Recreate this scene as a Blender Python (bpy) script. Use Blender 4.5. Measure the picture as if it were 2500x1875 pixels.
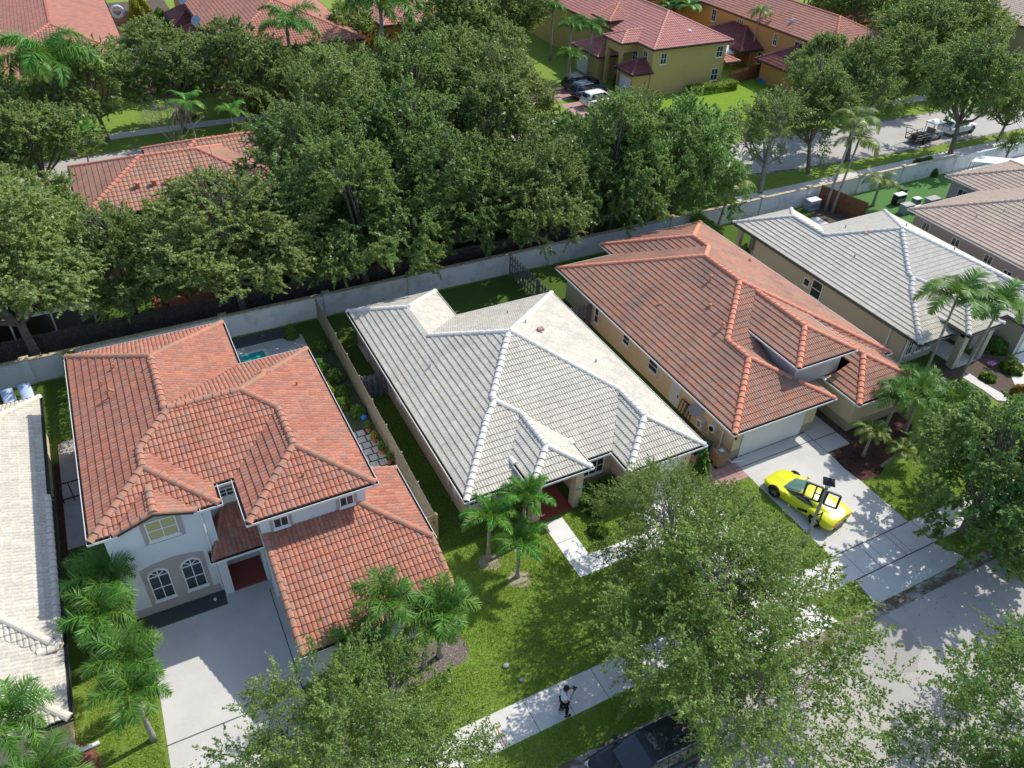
import bpy, bmesh, math, random
import numpy as np
from mathutils import Vector, Matrix
# ---------------------------------------------------------------- camera, sky, sun, exposure
for o in list(bpy.data.objects): bpy.data.objects.remove(o)
sc = bpy.context.scene
COL = sc.collection
cam = bpy.data.cameras.new('camera'); cob = bpy.data.objects.new('camera', cam); COL.objects.link(cob)
R = [[0.88987824, -0.45488099, 0.03464105], [-0.25760419, -0.5637117, -0.78477335], [0.37650604, 0.68942904, -0.61881402]]
M = Matrix(((R[0][0], -R[1][0], -R[2][0], 0), (R[0][1], -R[1][1], -R[2][1], 0), (R[0][2], -R[1][2], -R[2][2], 31.0), (0, 0, 0, 1)))
cob.matrix_world = M
cam.sensor_width = 36; cam.lens = 27.926; cam.clip_start = 0.5; cam.clip_end = 2000
sc.camera = cob
W = bpy.data.worlds.new('World'); sc.world = W; W.use_nodes = True
wn = W.node_tree.nodes; wl = W.node_tree.links
sky = wn.new('ShaderNodeTexSky'); sky.sky_type = 'NISHITA'; sky.sun_disc = False
SUNV = Vector((0.92, 0.18, 1.0)).normalized()
sky.sun_elevation = math.asin(SUNV.z); sky.sun_rotation = math.atan2(SUNV.x, SUNV.y)
wn['Background'].inputs[1].default_value = 0.15
wl.new(sky.outputs[0], wn['Background'].inputs[0])
sl = bpy.data.lights.new('sun', 'SUN'); sl.energy = 3.15; sl.angle = math.radians(0.5); sl.color = (1, 0.95, 0.86)
so = bpy.data.objects.new('sun', sl); COL.objects.link(so); so.location = (60, 20, 60)
so.rotation_euler = SUNV.to_track_quat('Z', 'Y').to_euler()
sc.view_settings.view_transform = 'Standard'; sc.view_settings.look = 'None'
sc.view_settings.exposure = 0.60; sc.view_settings.gamma = 1
rnd = random.Random(7)

# ---------------------------------------------------------------- helpers
ORI = {}
def tag(o, label=None, cat=None, group=None, kind=None):
    if label: o['label'] = label
    if cat: o['category'] = cat
    if group: o['group'] = group
    if kind: o['kind'] = kind
    return o
def empty(name, loc=(0, 0, 0), label=None, cat=None, group=None, world=True, rz=0):
    o = bpy.data.objects.new(name, None); COL.objects.link(o); o.location = loc; o.empty_display_size = .3
    o.rotation_euler = (0, 0, rz)
    ORI[o.name] = Vector(loc) if world else Vector((0, 0, 0))
    return tag(o, label, cat, group)
def mat(name, col=(.5, .5, .5), rough=.7, metal=0, spec=.3, noise=None, bump=None, alpha=None, trans=0):
    m = bpy.data.materials.new(name); m.use_nodes = True
    nt = m.node_tree; b = nt.nodes['Principled BSDF']
    b.inputs['Base Color'].default_value = (*col, 1); b.inputs['Roughness'].default_value = rough
    b.inputs['Metallic'].default_value = metal; b.inputs['Specular IOR Level'].default_value = spec
    if noise:   # list of (scale, (col), lo, hi)
        tc = nt.nodes.new('ShaderNodeTexCoord'); geo = nt.nodes.new('ShaderNodeNewGeometry')
        cur = None
        for sca, c2, lo, hi in noise:
            n = nt.nodes.new('ShaderNodeTexNoise'); n.inputs['Scale'].default_value = sca; n.inputs['Detail'].default_value = 6
            n.inputs['Roughness'].default_value = .65
            nt.links.new(geo.outputs['Position'], n.inputs['Vector'])
            mr = nt.nodes.new('ShaderNodeMapRange'); mr.inputs[1].default_value = lo; mr.inputs[2].default_value = hi
            nt.links.new(n.outputs[0], mr.inputs[0])
            mx = nt.nodes.new('ShaderNodeMix'); mx.data_type = 'RGBA'
            nt.links.new(mr.outputs[0], mx.inputs[0])
            if cur is None: mx.inputs[6].default_value = (*col, 1)
            else: nt.links.new(cur, mx.inputs[6])
            mx.inputs[7].default_value = (*c2, 1); cur = mx.outputs[2]
        nt.links.new(cur, b.inputs['Base Color'])
    if bump:
        geo = nt.nodes.new('ShaderNodeNewGeometry')
        n = nt.nodes.new('ShaderNodeTexNoise'); n.inputs['Scale'].default_value = bump[0]; n.inputs['Detail'].default_value = 5
        nt.links.new(geo.outputs['Position'], n.inputs['Vector'])
        bp = nt.nodes.new('ShaderNodeBump'); bp.inputs['Strength'].default_value = bump[1]; bp.inputs['Distance'].default_value = bump[2]
        nt.links.new(n.outputs[0], bp.inputs['Height']); nt.links.new(bp.outputs[0], b.inputs['Normal'])
    return m
def leafmat(name, c1, c2, c3, trans=.35, spec=.45):
    m = bpy.data.materials.new(name); m.use_nodes = True; nt = m.node_tree; b = nt.nodes['Principled BSDF']
    at = nt.nodes.new('ShaderNodeAttribute'); at.attribute_name = 'rnd'
    oi = nt.nodes.new('ShaderNodeObjectInfo')
    cr = nt.nodes.new('ShaderNodeValToRGB'); e = cr.color_ramp.elements
    e[0].position = 0; e[0].color = (*c1, 1); e[1].position = 1; e[1].color = (*c3, 1)
    x = e.new(.6); x.color = (*c2, 1)
    nt.links.new(at.outputs['Fac'], cr.inputs[0])
    hs = nt.nodes.new('ShaderNodeHueSaturation'); mr = nt.nodes.new('ShaderNodeMapRange'); mr.inputs[3].default_value = .82; mr.inputs[4].default_value = 1.2
    nt.links.new(oi.outputs['Random'], mr.inputs[0]); nt.links.new(mr.outputs[0], hs.inputs['Value']); nt.links.new(cr.outputs[0], hs.inputs['Color'])
    mr2 = nt.nodes.new('ShaderNodeMapRange'); mr2.inputs[3].default_value = .485; mr2.inputs[4].default_value = .515
    wnz = nt.nodes.new('ShaderNodeTexWhiteNoise'); wnz.noise_dimensions = '1D'; nt.links.new(oi.outputs['Random'], wnz.inputs['W'])
    nt.links.new(wnz.outputs[0], mr2.inputs[0]); nt.links.new(mr2.outputs[0], hs.inputs['Hue'])
    nt.links.new(hs.outputs[0], b.inputs['Base Color']); b.inputs['Roughness'].default_value = .42; b.inputs['Specular IOR Level'].default_value = spec
    tr = nt.nodes.new('ShaderNodeBsdfTranslucent'); g = nt.nodes.new('ShaderNodeMix'); g.data_type = 'RGBA'; g.inputs[0].default_value = .5
    nt.links.new(hs.outputs[0], g.inputs[6]); g.inputs[7].default_value = (.30, .40, .06, 1); nt.links.new(g.outputs[2], tr.inputs[0])
    ms = nt.nodes.new('ShaderNodeMixShader'); ms.inputs[0].default_value = trans
    nt.links.new(b.outputs[0], ms.inputs[1]); nt.links.new(tr.outputs[0], ms.inputs[2])
    nt.links.new(ms.outputs[0], nt.nodes['Material Output'].inputs[0])
    return m
class MB:
    def __init__(s): s.v = []; s.f = []
    def add(s, vs, fs):
        n = len(s.v); s.v += [tuple(x) for x in vs]; s.f += [tuple(i + n for i in f) for f in fs]; return s
    def box(s, x0, x1, y0, y1, z0, z1):
        return s.add([(x0, y0, z0), (x1, y0, z0), (x1, y1, z0), (x0, y1, z0), (x0, y0, z1), (x1, y0, z1), (x1, y1, z1), (x0, y1, z1)],
                     [(0, 3, 2, 1), (4, 5, 6, 7), (0, 1, 5, 4), (1, 2, 6, 5), (2, 3, 7, 6), (3, 0, 4, 7)])
    def obox(s, c, ax, ay, az):
        c = Vector(c); ax = Vector(ax); ay = Vector(ay); az = Vector(az)
        P = [c - ax - ay - az, c + ax - ay - az, c + ax + ay - az, c - ax + ay - az, c - ax - ay + az, c + ax - ay + az, c + ax + ay + az, c - ax + ay + az]
        return s.add(P, [(0, 3, 2, 1), (4, 5, 6, 7), (0, 1, 5, 4), (1, 2, 6, 5), (2, 3, 7, 6), (3, 0, 4, 7)])
    def bar(s, p, q, w, h=None):
        h = h or w; p = Vector(p); q = Vector(q); d = q - p; L = d.length; d.normalize()
        up = Vector((0, 0, 1)) if abs(d.z) < .95 else Vector((1, 0, 0))
        sx = d.cross(up).normalized(); sy = sx.cross(d)
        return s.obox((p + q) / 2, d * L / 2, sx * w / 2, sy * h / 2)
    def prism(s, poly, z0, z1):
        a = sum(poly[i][0] * poly[(i + 1) % len(poly)][1] - poly[(i + 1) % len(poly)][0] * poly[i][1] for i in range(len(poly)))
        if a < 0: poly = poly[::-1]
        n = len(poly)
        return s.add([(x, y, z0) for x, y in poly] + [(x, y, z1) for x, y in poly],
                     [tuple(range(n))[::-1], tuple(range(n, 2 * n))] + [(i, (i + 1) % n, n + (i + 1) % n, n + i) for i in range(n)])
    def sheet(s, poly, z):
        a = sum(poly[i][0] * poly[(i + 1) % len(poly)][1] - poly[(i + 1) % len(poly)][0] * poly[i][1] for i in range(len(poly)))
        if a < 0: poly = poly[::-1]
        return s.add([(x, y, z) for x, y in poly], [tuple(range(len(poly)))])
    def tube(s, pts, rad, n=8, cap=True):
        pts = [Vector(p) for p in pts]; rad = rad if isinstance(rad, (list, tuple)) else [rad] * len(pts)
        vs = []; fs = []; side = None
        for i, p in enumerate(pts):
            d = (pts[min(i + 1, len(pts) - 1)] - pts[max(i - 1, 0)]).normalized()
            if side is None: side = d.orthogonal().normalized()
            side = (side - d * side.dot(d)).normalized(); up = d.cross(side)
            for k in range(n):
                a = 2 * math.pi * k / n; vs.append(p + (side * math.cos(a) + up * math.sin(a)) * rad[i])
        for i in range(len(pts) - 1):
            for k in range(n): fs.append((i * n + k, i * n + (k + 1) % n, (i + 1) * n + (k + 1) % n, (i + 1) * n + k))
        if cap: fs += [tuple(range(n))[::-1], tuple(range((len(pts) - 1) * n, len(pts) * n))]
        return s.add(vs, fs)
    def lathe(s, prof, c=(0, 0, 0), n=16):
        vs = []; fs = []
        for r, z in prof:
            for k in range(n):
                a = 2 * math.pi * k / n; vs.append((c[0] + r * math.cos(a), c[1] + r * math.sin(a), c[2] + z))
        for i in range(len(prof) - 1):
            for k in range(n): fs.append((i * n + k, i * n + (k + 1) % n, (i + 1) * n + (k + 1) % n, (i + 1) * n + k))
        fs += [tuple(range(n))[::-1], tuple(range((len(prof) - 1) * n, len(prof) * n))]
        return s.add(vs, fs)
    def ell(s, c, r, n=12, m=8):
        prof = []
        vs = []; fs = []
        for i in range(1, m):
            t = math.pi * i / m
            for k in range(n):
                a = 2 * math.pi * k / n; vs.append((c[0] + r[0] * math.sin(t) * math.cos(a), c[1] + r[1] * math.sin(t) * math.sin(a), c[2] - r[2] * math.cos(t)))
        for i in range(m - 2):
            for k in range(n): fs.append((i * n + k, i * n + (k + 1) % n, (i + 1) * n + (k + 1) % n, (i + 1) * n + k))
        b = len(vs); vs += [(c[0], c[1], c[2] - r[2]), (c[0], c[1], c[2] + r[2])]
        for k in range(n): fs += [((k + 1) % n, k, b), ((m - 2) * n + k, (m - 2) * n + (k + 1) % n, b + 1)]
        return s.add(vs, fs)
    def build(s, name, m, parent=None, loc=None, smooth=False, local=False):
        me = bpy.data.meshes.new(name)
        off = Vector((0, 0, 0))
        if parent is not None and not local: off = ORI.get(parent.name, off)
        if loc is not None and not local: off = Vector(loc)
        vs = [(x - off[0], y - off[1], z - off[2]) for x, y, z in s.v]
        me.from_pydata(vs, [], s.f); me.materials.append(m)
        if smooth: me.polygons.foreach_set('use_smooth', [True] * len(me.polygons))
        me.update()
        o = bpy.data.objects.new(name, me); COL.objects.link(o)
        if parent is not None: o.parent = parent; ORI[o.name] = off
        elif loc is not None: o.location = loc; ORI[o.name] = Vector(loc)
        return o
def arrmesh(name, V, F4, m, rv=None, parent=None, link=True):
    """quads from numpy arrays"""
    me = bpy.data.meshes.new(name); nv = len(V); nf = len(F4)
    me.vertices.add(nv); me.vertices.foreach_set('co', np.asarray(V, np.float32).ravel())
    me.loops.add(nf * 4); me.loops.foreach_set('vertex_index', np.asarray(F4, np.int32).ravel())
    me.polygons.add(nf); me.polygons.foreach_set('loop_start', np.arange(nf, dtype=np.int32) * 4)
    me.materials.append(m); me.update(calc_edges=True)
    if rv is not None:
        a = me.attributes.new('rnd', 'FLOAT', 'FACE'); a.data.foreach_set('value', np.asarray(rv, np.float32))
    if not link: return me
    o = bpy.data.objects.new(name, me); COL.objects.link(o)
    if parent: o.parent = parent
    return o
def inst(name, me, parent=None, loc=(0, 0, 0), rot=(0, 0, 0), sca=(1, 1, 1)):
    o = bpy.data.objects.new(name, me); COL.objects.link(o); o.parent = parent
    o.location = loc; o.rotation_euler = rot; o.scale = sca; return o
def children(o): return [c for c in bpy.data.objects if c.parent == o]
def copy_tree(o, parent=None, kids=None):
    if kids is None:
        kids = {}
        for c in bpy.data.objects:
            if c.parent: kids.setdefault(c.parent.name, []).append(c)
    c = o.copy(); COL.objects.link(c); c.parent = parent
    for ch in kids.get(o.name, []): copy_tree(ch, c, kids)
    return c

# ---------------------------------------------------------------- materials
def tilemat(name, cols, stain, amt=.35, cw=.2, ce=.36, dark=.35):
    m = bpy.data.materials.new(name); m.use_nodes = True; nt = m.node_tree; b = nt.nodes['Principled BSDF']; N = nt.nodes.new; L = nt.links.new
    b.inputs['Roughness'].default_value = .8; b.inputs['Specular IOR Level'].default_value = .15
    uv = N('ShaderNodeUVMap'); dv = N('ShaderNodeVectorMath'); dv.operation = 'DIVIDE'; dv.inputs[1].default_value = (cw, ce, 1)
    L(uv.outputs[0], dv.inputs[0]); fl = N('ShaderNodeVectorMath'); fl.operation = 'FLOOR'; L(dv.outputs[0], fl.inputs[0])
    wn_ = N('ShaderNodeTexWhiteNoise'); wn_.noise_dimensions = '2D'; L(fl.outputs[0], wn_.inputs['Vector'])
    cr = N('ShaderNodeValToRGB'); el = cr.color_ramp.elements; el[0].color = (*cols[0], 1); el[1].color = (*cols[-1], 1)
    for i, c in enumerate(cols[1:-1]): x = el.new((i + 1) / (len(cols) - 1)); x.color = (*c, 1)
    L(wn_.outputs[0], cr.inputs[0])
    geo = N('ShaderNodeNewGeometry'); n1 = N('ShaderNodeTexNoise'); n1.inputs['Scale'].default_value = .45; n1.inputs['Detail'].default_value = 7; n1.inputs['Roughness'].default_value = .7
    L(geo.outputs['Position'], n1.inputs['Vector']); mr = N('ShaderNodeMapRange'); mr.inputs[1].default_value = .48; mr.inputs[2].default_value = .7; mr.inputs[4].default_value = amt
    L(n1.outputs[0], mr.inputs[0]); mx = N('ShaderNodeMix'); mx.data_type = 'RGBA'; L(mr.outputs[0], mx.inputs[0]); L(cr.outputs[0], mx.inputs[6]); mx.inputs[7].default_value = (*stain, 1)
    n2 = N('ShaderNodeTexNoise'); n2.inputs['Scale'].default_value = 9; n2.inputs['Detail'].default_value = 4; L(geo.outputs['Position'], n2.inputs['Vector'])
    mr2 = N('ShaderNodeMapRange'); mr2.inputs[1].default_value = .3; mr2.inputs[2].default_value = .75; mr2.inputs[3].default_value = 1.1; mr2.inputs[4].default_value = .8; L(n2.outputs[0], mr2.inputs[0])
    mm = N('ShaderNodeMix'); mm.data_type = 'RGBA'; mm.blend_type = 'MULTIPLY'; mm.inputs[0].default_value = 1; L(mx.outputs[2], mm.inputs[6]); L(mr2.outputs[0], mm.inputs[7])
    L(mm.outputs[2], b.inputs['Base Color'])
    return m
MT = dict(
    red=tilemat('terracotta_tile', [(.34, .135, .09), (.45, .185, .12), (.38, .155, .105), (.31, .155, .115), (.48, .20, .13), (.36, .195, .145)], (.30, .20, .15), .5),
    white=tilemat('cream_tile', [(.565, .52, .43), (.61, .57, .475), (.53, .49, .41), (.635, .60, .51)], (.40, .38, .34), .6, .3, .37),
    cream=tilemat('pale_tile', [(.56, .51, .42), (.61, .57, .48), (.52, .48, .40), (.65, .62, .54)], (.46, .42, .36), .35),
    brown=tilemat('mottled_tile', [(.38, .20, .14), (.41, .21, .145), (.36, .21, .155), (.46, .20, .125), (.39, .24, .175), (.35, .22, .17)], (.19, .13, .11), .75, .3, .37),
    grey=tilemat('grey_white_tile', [(.60, .56, .47), (.65, .605, .51), (.57, .53, .445), (.67, .63, .54)], (.54, .52, .49), .3, .3, .37),
    tan=tilemat('tan_tile', [(.52, .405, .32), (.57, .45, .36), (.48, .37, .295)], (.34, .26, .21), .3),
    rose=tilemat('rose_tile', [(.46, .20, .17), (.50, .23, .195), (.43, .20, .17)], (.32, .15, .13), .3, .3, .42),
    clay=tilemat('clay_tile', [(.39, .175, .135), (.44, .205, .155), (.34, .165, .13), (.47, .20, .14)], (.25, .15, .12), .6, .3, .42),
    maroon=tilemat('maroon_tile', [(.17, .06, .06), (.20, .075, .07)], (.14, .055, .05), .3, .3, .42),
)
MC = dict(
    red=mat('ridge_terracotta', (.46, .19, .12), .85, noise=[(3, (.28, .19, .14), .42, .6)]),
    white=mat('ridge_white', (.70, .67, .60), .8, noise=[(3, (.58, .55, .49), .45, .7)]),
    cream=mat('ridge_cream', (.66, .6, .5), .8),
    brown=mat('ridge_orange', (.62, .245, .155), .85, noise=[(2, (.45, .22, .15), .55, .8)]),
    grey=mat('ridge_grey', (.56, .55, .53), .8, noise=[(3, (.45, .44, .43), .45, .7)]),
    tan=mat('ridge_tan', (.44, .32, .26), .85), rose=mat('ridge_rose', (.55, .27, .22), .85),
    clay=mat('ridge_clay', (.52, .21, .14), .85), maroon=mat('ridge_maroon', (.22, .09, .08), .8))
STAIN = (.34, .30, .26)
M_ = dict(
    white_stucco=mat('white_stucco', (.70, .71, .72), .9, noise=[(.8, (.64, .65, .66), .4, .7)], bump=(60, .25, .01)),
    mauve=mat('mauve_stucco', (.44, .37, .36), .9, bump=(60, .2, .01)),
    peach=mat('peach_stucco', (.66, .50, .37), .9, noise=[(.7, (.60, .45, .33), .4, .7)], bump=(60, .25, .01)),
    pale=mat('pale_stucco', (.62, .56, .52), .9, bump=(60, .25, .01)),
    cream_st=mat('cream_stucco', (.66, .55, .36), .9, noise=[(.6, (.6, .49, .31), .4, .7)], bump=(60, .25, .01)),
    olive_st=mat('olive_stucco', (.36, .32, .22), .9),
    yellow_st=mat('yellow_stucco', (.56, .40, .17), .9, noise=[(.5, (.5, .36, .16), .4, .7)], bump=(40, .2, .01)),
    orange_st=mat('orange_stucco', (.56, .30, .11), .9, noise=[(.5, (.5, .27, .1), .4, .7)]),
    beige_st=mat('beige_stucco', (.45, .40, .33), .9, bump=(60, .2, .01)),
    pink_st=mat('pink_stucco', (.42, .34, .32), .9),
    wallw=mat('wall_paint', (.68, .68, .665), .9, noise=[(1.1, (.46, .46, .43), .5, .72), (5, (.50, .44, .34), .6, .8)], bump=(30, .2, .01)),
    wallcap=mat('wall_cap_weathered', (.40, .33, .22), .9, noise=[(6, (.58, .50, .35), .45, .6)]),
    trim=mat('white_trim', (.78, .78, .77), .6), dark=mat('dark_trim', (.045, .05, .04), .6), gutterw=mat('white_gutter', (.72, .70, .68), .5),
    glass=mat('window_glass', (.035, .045, .055), .08, spec=.8), glassg=mat('blind_glass', (.19, .22, .17), .25, spec=.6), glassy=mat('curtained_glass', (.42, .37, .17), .3, spec=.6),
    door=mat('white_door', (.62, .66, .70), .6), garage=mat('garage_door_white', (.68, .70, .70), .55), black=mat('black_metal', (.015, .015, .017), .4),
    concrete=mat('concrete_drive', (.56, .545, .51), .9, noise=[(.5, (.49, .475, .445), .4, .65), (25, (.60, .585, .55), .5, .8), (2.2, (.44, .42, .39), .62, .85)], bump=(90, .15, .01)),
    walk=mat('concrete_walk', (.62, .60, .56), .9, noise=[(.8, (.55, .53, .495), .4, .65), (30, (.66, .64, .60), .5, .8)], bump=(90, .15, .01)),
    pale_con=mat('painted_walk', (.70, .70, .68), .8, noise=[(1.5, (.64, .64, .62), .4, .7)]),
    asphalt=mat('asphalt_light', (.42, .40, .375), .95, noise=[(.35, (.37, .355, .335), .4, .65), (60, (.47, .45, .42), .5, .75), (60.5, (.34, .325, .31), .6, .8)], bump=(120, .3, .01)),
    gutterc=mat('gutter_concrete', (.40, .38, .35), .9, noise=[(1.5, (.13, .10, .07), .38, .55)]),
    joint=mat('joint_dark', (.10, .095, .09), .95), redline=mat('red_paint', (.55, .07, .07), .8),
    soil=mat('soil', (.09, .065, .05), .95, noise=[(9, (.17, .13, .10), .5, .7)]),
    mulch=mat('mulch_red', (.085, .035, .03), .95, noise=[(14, (.26, .13, .11), .55, .7), (3, (.05, .02, .02), .5, .6)], bump=(40, 1, .05)),
    gravel=mat('dark_gravel', (.07, .075, .08), .95, noise=[(30, (.19, .19, .19), .55, .7)], bump=(60, 1, .03)),
    paver=mat('pink_paver', (.42, .25, .22), .9, noise=[(4, (.36, .21, .19), .4, .7)]), brick=mat('red_brick', (.36, .12, .09), .9, noise=[(6, (.26, .09, .07), .4, .7)]),
    redfloor=mat('red_porch_paint', (.30, .07, .055), .6), stone=mat('pale_slab', (.52, .50, .45), .9, noise=[(3, (.44, .42, .38), .4, .7)]),
    wood=mat('weathered_wood', (.36, .30, .22), .95, noise=[(4, (.24, .19, .14), .4, .65)]), woodw=mat('fresh_wood', (.45, .34, .19), .9, noise=[(4, (.36, .26, .14), .4, .7)]),
    woodd=mat('dark_wood', (.075, .06, .05), .95, noise=[(5, (.15, .125, .105), .5, .7)]), woodg=mat('grey_wood', (.20, .20, .23), .95, noise=[(5, (.13, .13, .15), .4, .7)]),
    woodr=mat('red_wood', (.26, .12, .06), .85, noise=[(4, (.18, .08, .04), .4, .7)]),
    bark=mat('bark', (.20, .175, .14), .95, noise=[(6, (.10, .085, .07), .4, .7)], bump=(12, .6, .04)), bark2=mat('pale_bark', (.34, .31, .27), .95, noise=[(5, (.2, .18, .15), .4, .7)], bump=(12, .5, .03)),
    palmt=mat('palm_trunk', (.36, .33, .28), .9, noise=[(8, (.22, .19, .16), .4, .7)]), shaft=mat('palm_crownshaft', (.16, .24, .07), .5),
    pool=mat('pool_water', (.03, .30, .32), .05, spec=.6), pool2=mat('pool_water_green', (.08, .45, .36), .05, spec=.6),
    turf=mat('artificial_turf', (.075, .19, .04), .9, noise=[(12, (.05, .14, .03), .4, .7)]),
    rock=mat('rock', (.34, .34, .34), .9, noise=[(9, (.2, .2, .2), .4, .7)]), terra=mat('terracotta_pot', (.50, .19, .10), .8),
    plast=mat('white_plastic', (.75, .76, .78), .4), bluec=mat('blue_cover', (.50, .62, .85), .6), greenp=mat('green_plastic', (.015, .10, .05), .45), brownp=mat('brown_plastic', (.30, .20, .12), .5),
    dish=mat('dish_grey', (.33, .38, .43), .4), steel=mat('steel', (.45, .46, .47), .35, .7), metalg=mat('grey_pole', (.30, .31, .28), .6, noise=[(5, (.24, .24, .22), .4, .7)]),
    carb=mat('black_paint', (.016, .018, .026), .28, spec=.5), cary=mat('yellow_paint', (.66, .67, .02), .32, spec=.5), carw=mat('white_paint', (.75, .76, .77), .2, spec=.6),
    carbl=mat('blue_paint', (.03, .05, .10), .15, spec=.6), carg=mat('grey_paint', (.3, .31, .32), .25, spec=.6), carglass=mat('car_glass', (.02, .03, .035), .04, spec=.9), cglass2=mat('windshield_glass', (.10, .20, .17), .05, spec=.9),
    rubber=mat('rubber', (.02, .02, .02), .8), rim=mat('rim', (.30, .31, .32), .3, .6), skin=mat('skin', (.42, .25, .17), .6), hair=mat('black_hair', (.01, .008, .008), .6),
    tee=mat('white_cotton', (.62, .68, .80), .9), trous=mat('black_cotton', (.008, .008, .01), .8), seat=mat('tan_interior', (.3, .26, .2), .7),
    canvas=mat('white_canvas', (.7, .7, .68), .8), bluep=mat('blue_plastic', (.03, .22, .6), .5), flower=mat('purple_flower', (.35, .12, .45), .7), redp=mat('red_plastic', (.6, .06, .04), .5),
    lamp_glass=mat('lamp_glass', (.6, .6, .58), .2), amber=mat('amber_panel', (.55, .45, .06), .5), teal=mat('teal_ceramic', (.12, .3, .3), .5),
)
ML = dict(
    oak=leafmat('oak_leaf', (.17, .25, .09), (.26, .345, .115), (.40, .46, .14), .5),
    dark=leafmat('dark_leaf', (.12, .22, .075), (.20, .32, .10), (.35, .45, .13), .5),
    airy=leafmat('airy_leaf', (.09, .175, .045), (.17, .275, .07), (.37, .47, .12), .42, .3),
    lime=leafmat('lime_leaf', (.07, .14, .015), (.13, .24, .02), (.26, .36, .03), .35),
    blade=leafmat('grass_blade', (.17, .29, .035), (.27, .41, .06), (.42, .48, .14), .35, .15),
    litter=leafmat('dry_leaf', (.16, .10, .04), (.25, .17, .07), (.12, .14, .04), .1, .1),
    palm=leafmat('palm_leaf', (.05, .14, .02), (.09, .215, .03), (.24, .38, .055), .25, .25),
    palmb=leafmat('bright_palm_leaf', (.06, .18, .025), (.10, .27, .035), (.26, .41, .055), .25, .25),
    palmo=leafmat('olive_palm_leaf', (.09, .15, .025), (.15, .22, .04), (.36, .35, .07), .25, .25),
    shrub=leafmat('shrub_leaf', (.06, .13, .02), (.11, .22, .03), (.2, .34, .05), .3),
    yel=leafmat('yellow_leaf', (.20, .22, .02), (.34, .33, .03), (.5, .4, .05), .3),
    orange=leafmat('croton_leaf', (.12, .13, .02), (.4, .2, .03), (.6, .28, .05), .3),
    broad=leafmat('broad_leaf', (.025, .075, .03), (.035, .10, .04), (.10, .16, .08), .15))
# ---------------------------------------------------------------- roofs
def clip(poly, a, b, c):          # keep a*x+b*y+c >= 0
    out = []
    n = len(poly)
    for i in range(n):
        p = poly[i]; q = poly[(i + 1) % n]; fp = a * p[0] + b * p[1] + c; fq = a * q[0] + b * q[1] + c
        if fp >= -1e-9: out.append(p)
        if (fp > 1e-9 and fq < -1e-9) or (fp < -1e-9 and fq > 1e-9):
            t = fp / (fp - fq); out.append((p[0] + (q[0] - p[0]) * t, p[1] + (q[1] - p[1]) * t))
    # area test
    if len(out) < 3: return []
    A = sum(out[i][0] * out[(i + 1) % len(out)][1] - out[(i + 1) % len(out)][0] * out[i][1] for i in range(len(out)))
    return out if abs(A) > 2e-3 else []
def planes(r):
    """rect dict -> {side: (a,b,c)} with z = a x + b y + c"""
    P = {}
    s = r.get('s', .43); ze = r['z']
    sl = r.get('sl', {})
    for k in r.get('sides', 'LRFB'):
        g = sl.get(k, s); ze = r.get('zs', {}).get(k, r['z'])
        if k == 'L': P[k] = (g, 0, ze - g * r['x'][0])
        if k == 'R': P[k] = (-g, 0, ze + g * r['x'][1])
        if k == 'F': P[k] = (0, g, ze - g * r['y'][0])
        if k == 'B': P[k] = (0, -g, ze + g * r['y'][1])
    return P
def facets(rects):
    PL = [planes(r) for r in rects]; res = []
    for i, r in enumerate(rects):
        x0, x1 = r['x']; y0, y1 = r['y']; base = [(x0, y0), (x1, y0), (x1, y1), (x0, y1)]
        for k, p in PL[i].items():
            poly = base
            for m, q in PL[i].items():
                if m != k and poly: poly = clip(poly, q[0] - p[0], q[1] - p[1], q[2] - p[2])
            if not poly: continue
            pieces = [poly]
            for j, rj in enumerate(rects):
                if j == i: continue
                eps = 1e-4 if j < i else -1e-4
                hs = [(1, 0, -rj['x'][0]), (-1, 0, rj['x'][1]), (0, 1, -rj['y'][0]), (0, -1, rj['y'][1])]
                for q in PL[j].values(): hs.append((q[0] - p[0], q[1] - p[1], q[2] - p[2] + eps))
                new = []
                for c in pieces:
                    cur = c
                    for h in hs:
                        if not cur: break
                        if abs(h[0]) < 1e-9 and abs(h[1]) < 1e-9:
                            if h[2] >= 0: continue
                            new.append(cur); cur = []; break
                        o = clip(cur, -h[0], -h[1], -h[2])
                        if o: new.append(o)
                        cur = clip(cur, *h)
                pieces = new
            for c in pieces: res.append((i, k, p, c))
    return res
def hgt(rects, PL, x, y):
    best = -1e9
    for r, P in zip(rects, PL):
        if r['x'][0] - 1e-6 <= x <= r['x'][1] + 1e-6 and r['y'][0] - 1e-6 <= y <= r['y'][1] + 1e-6:
            best = max(best, min(a * x + b * y + c for a, b, c in P.values()))
    return best
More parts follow.
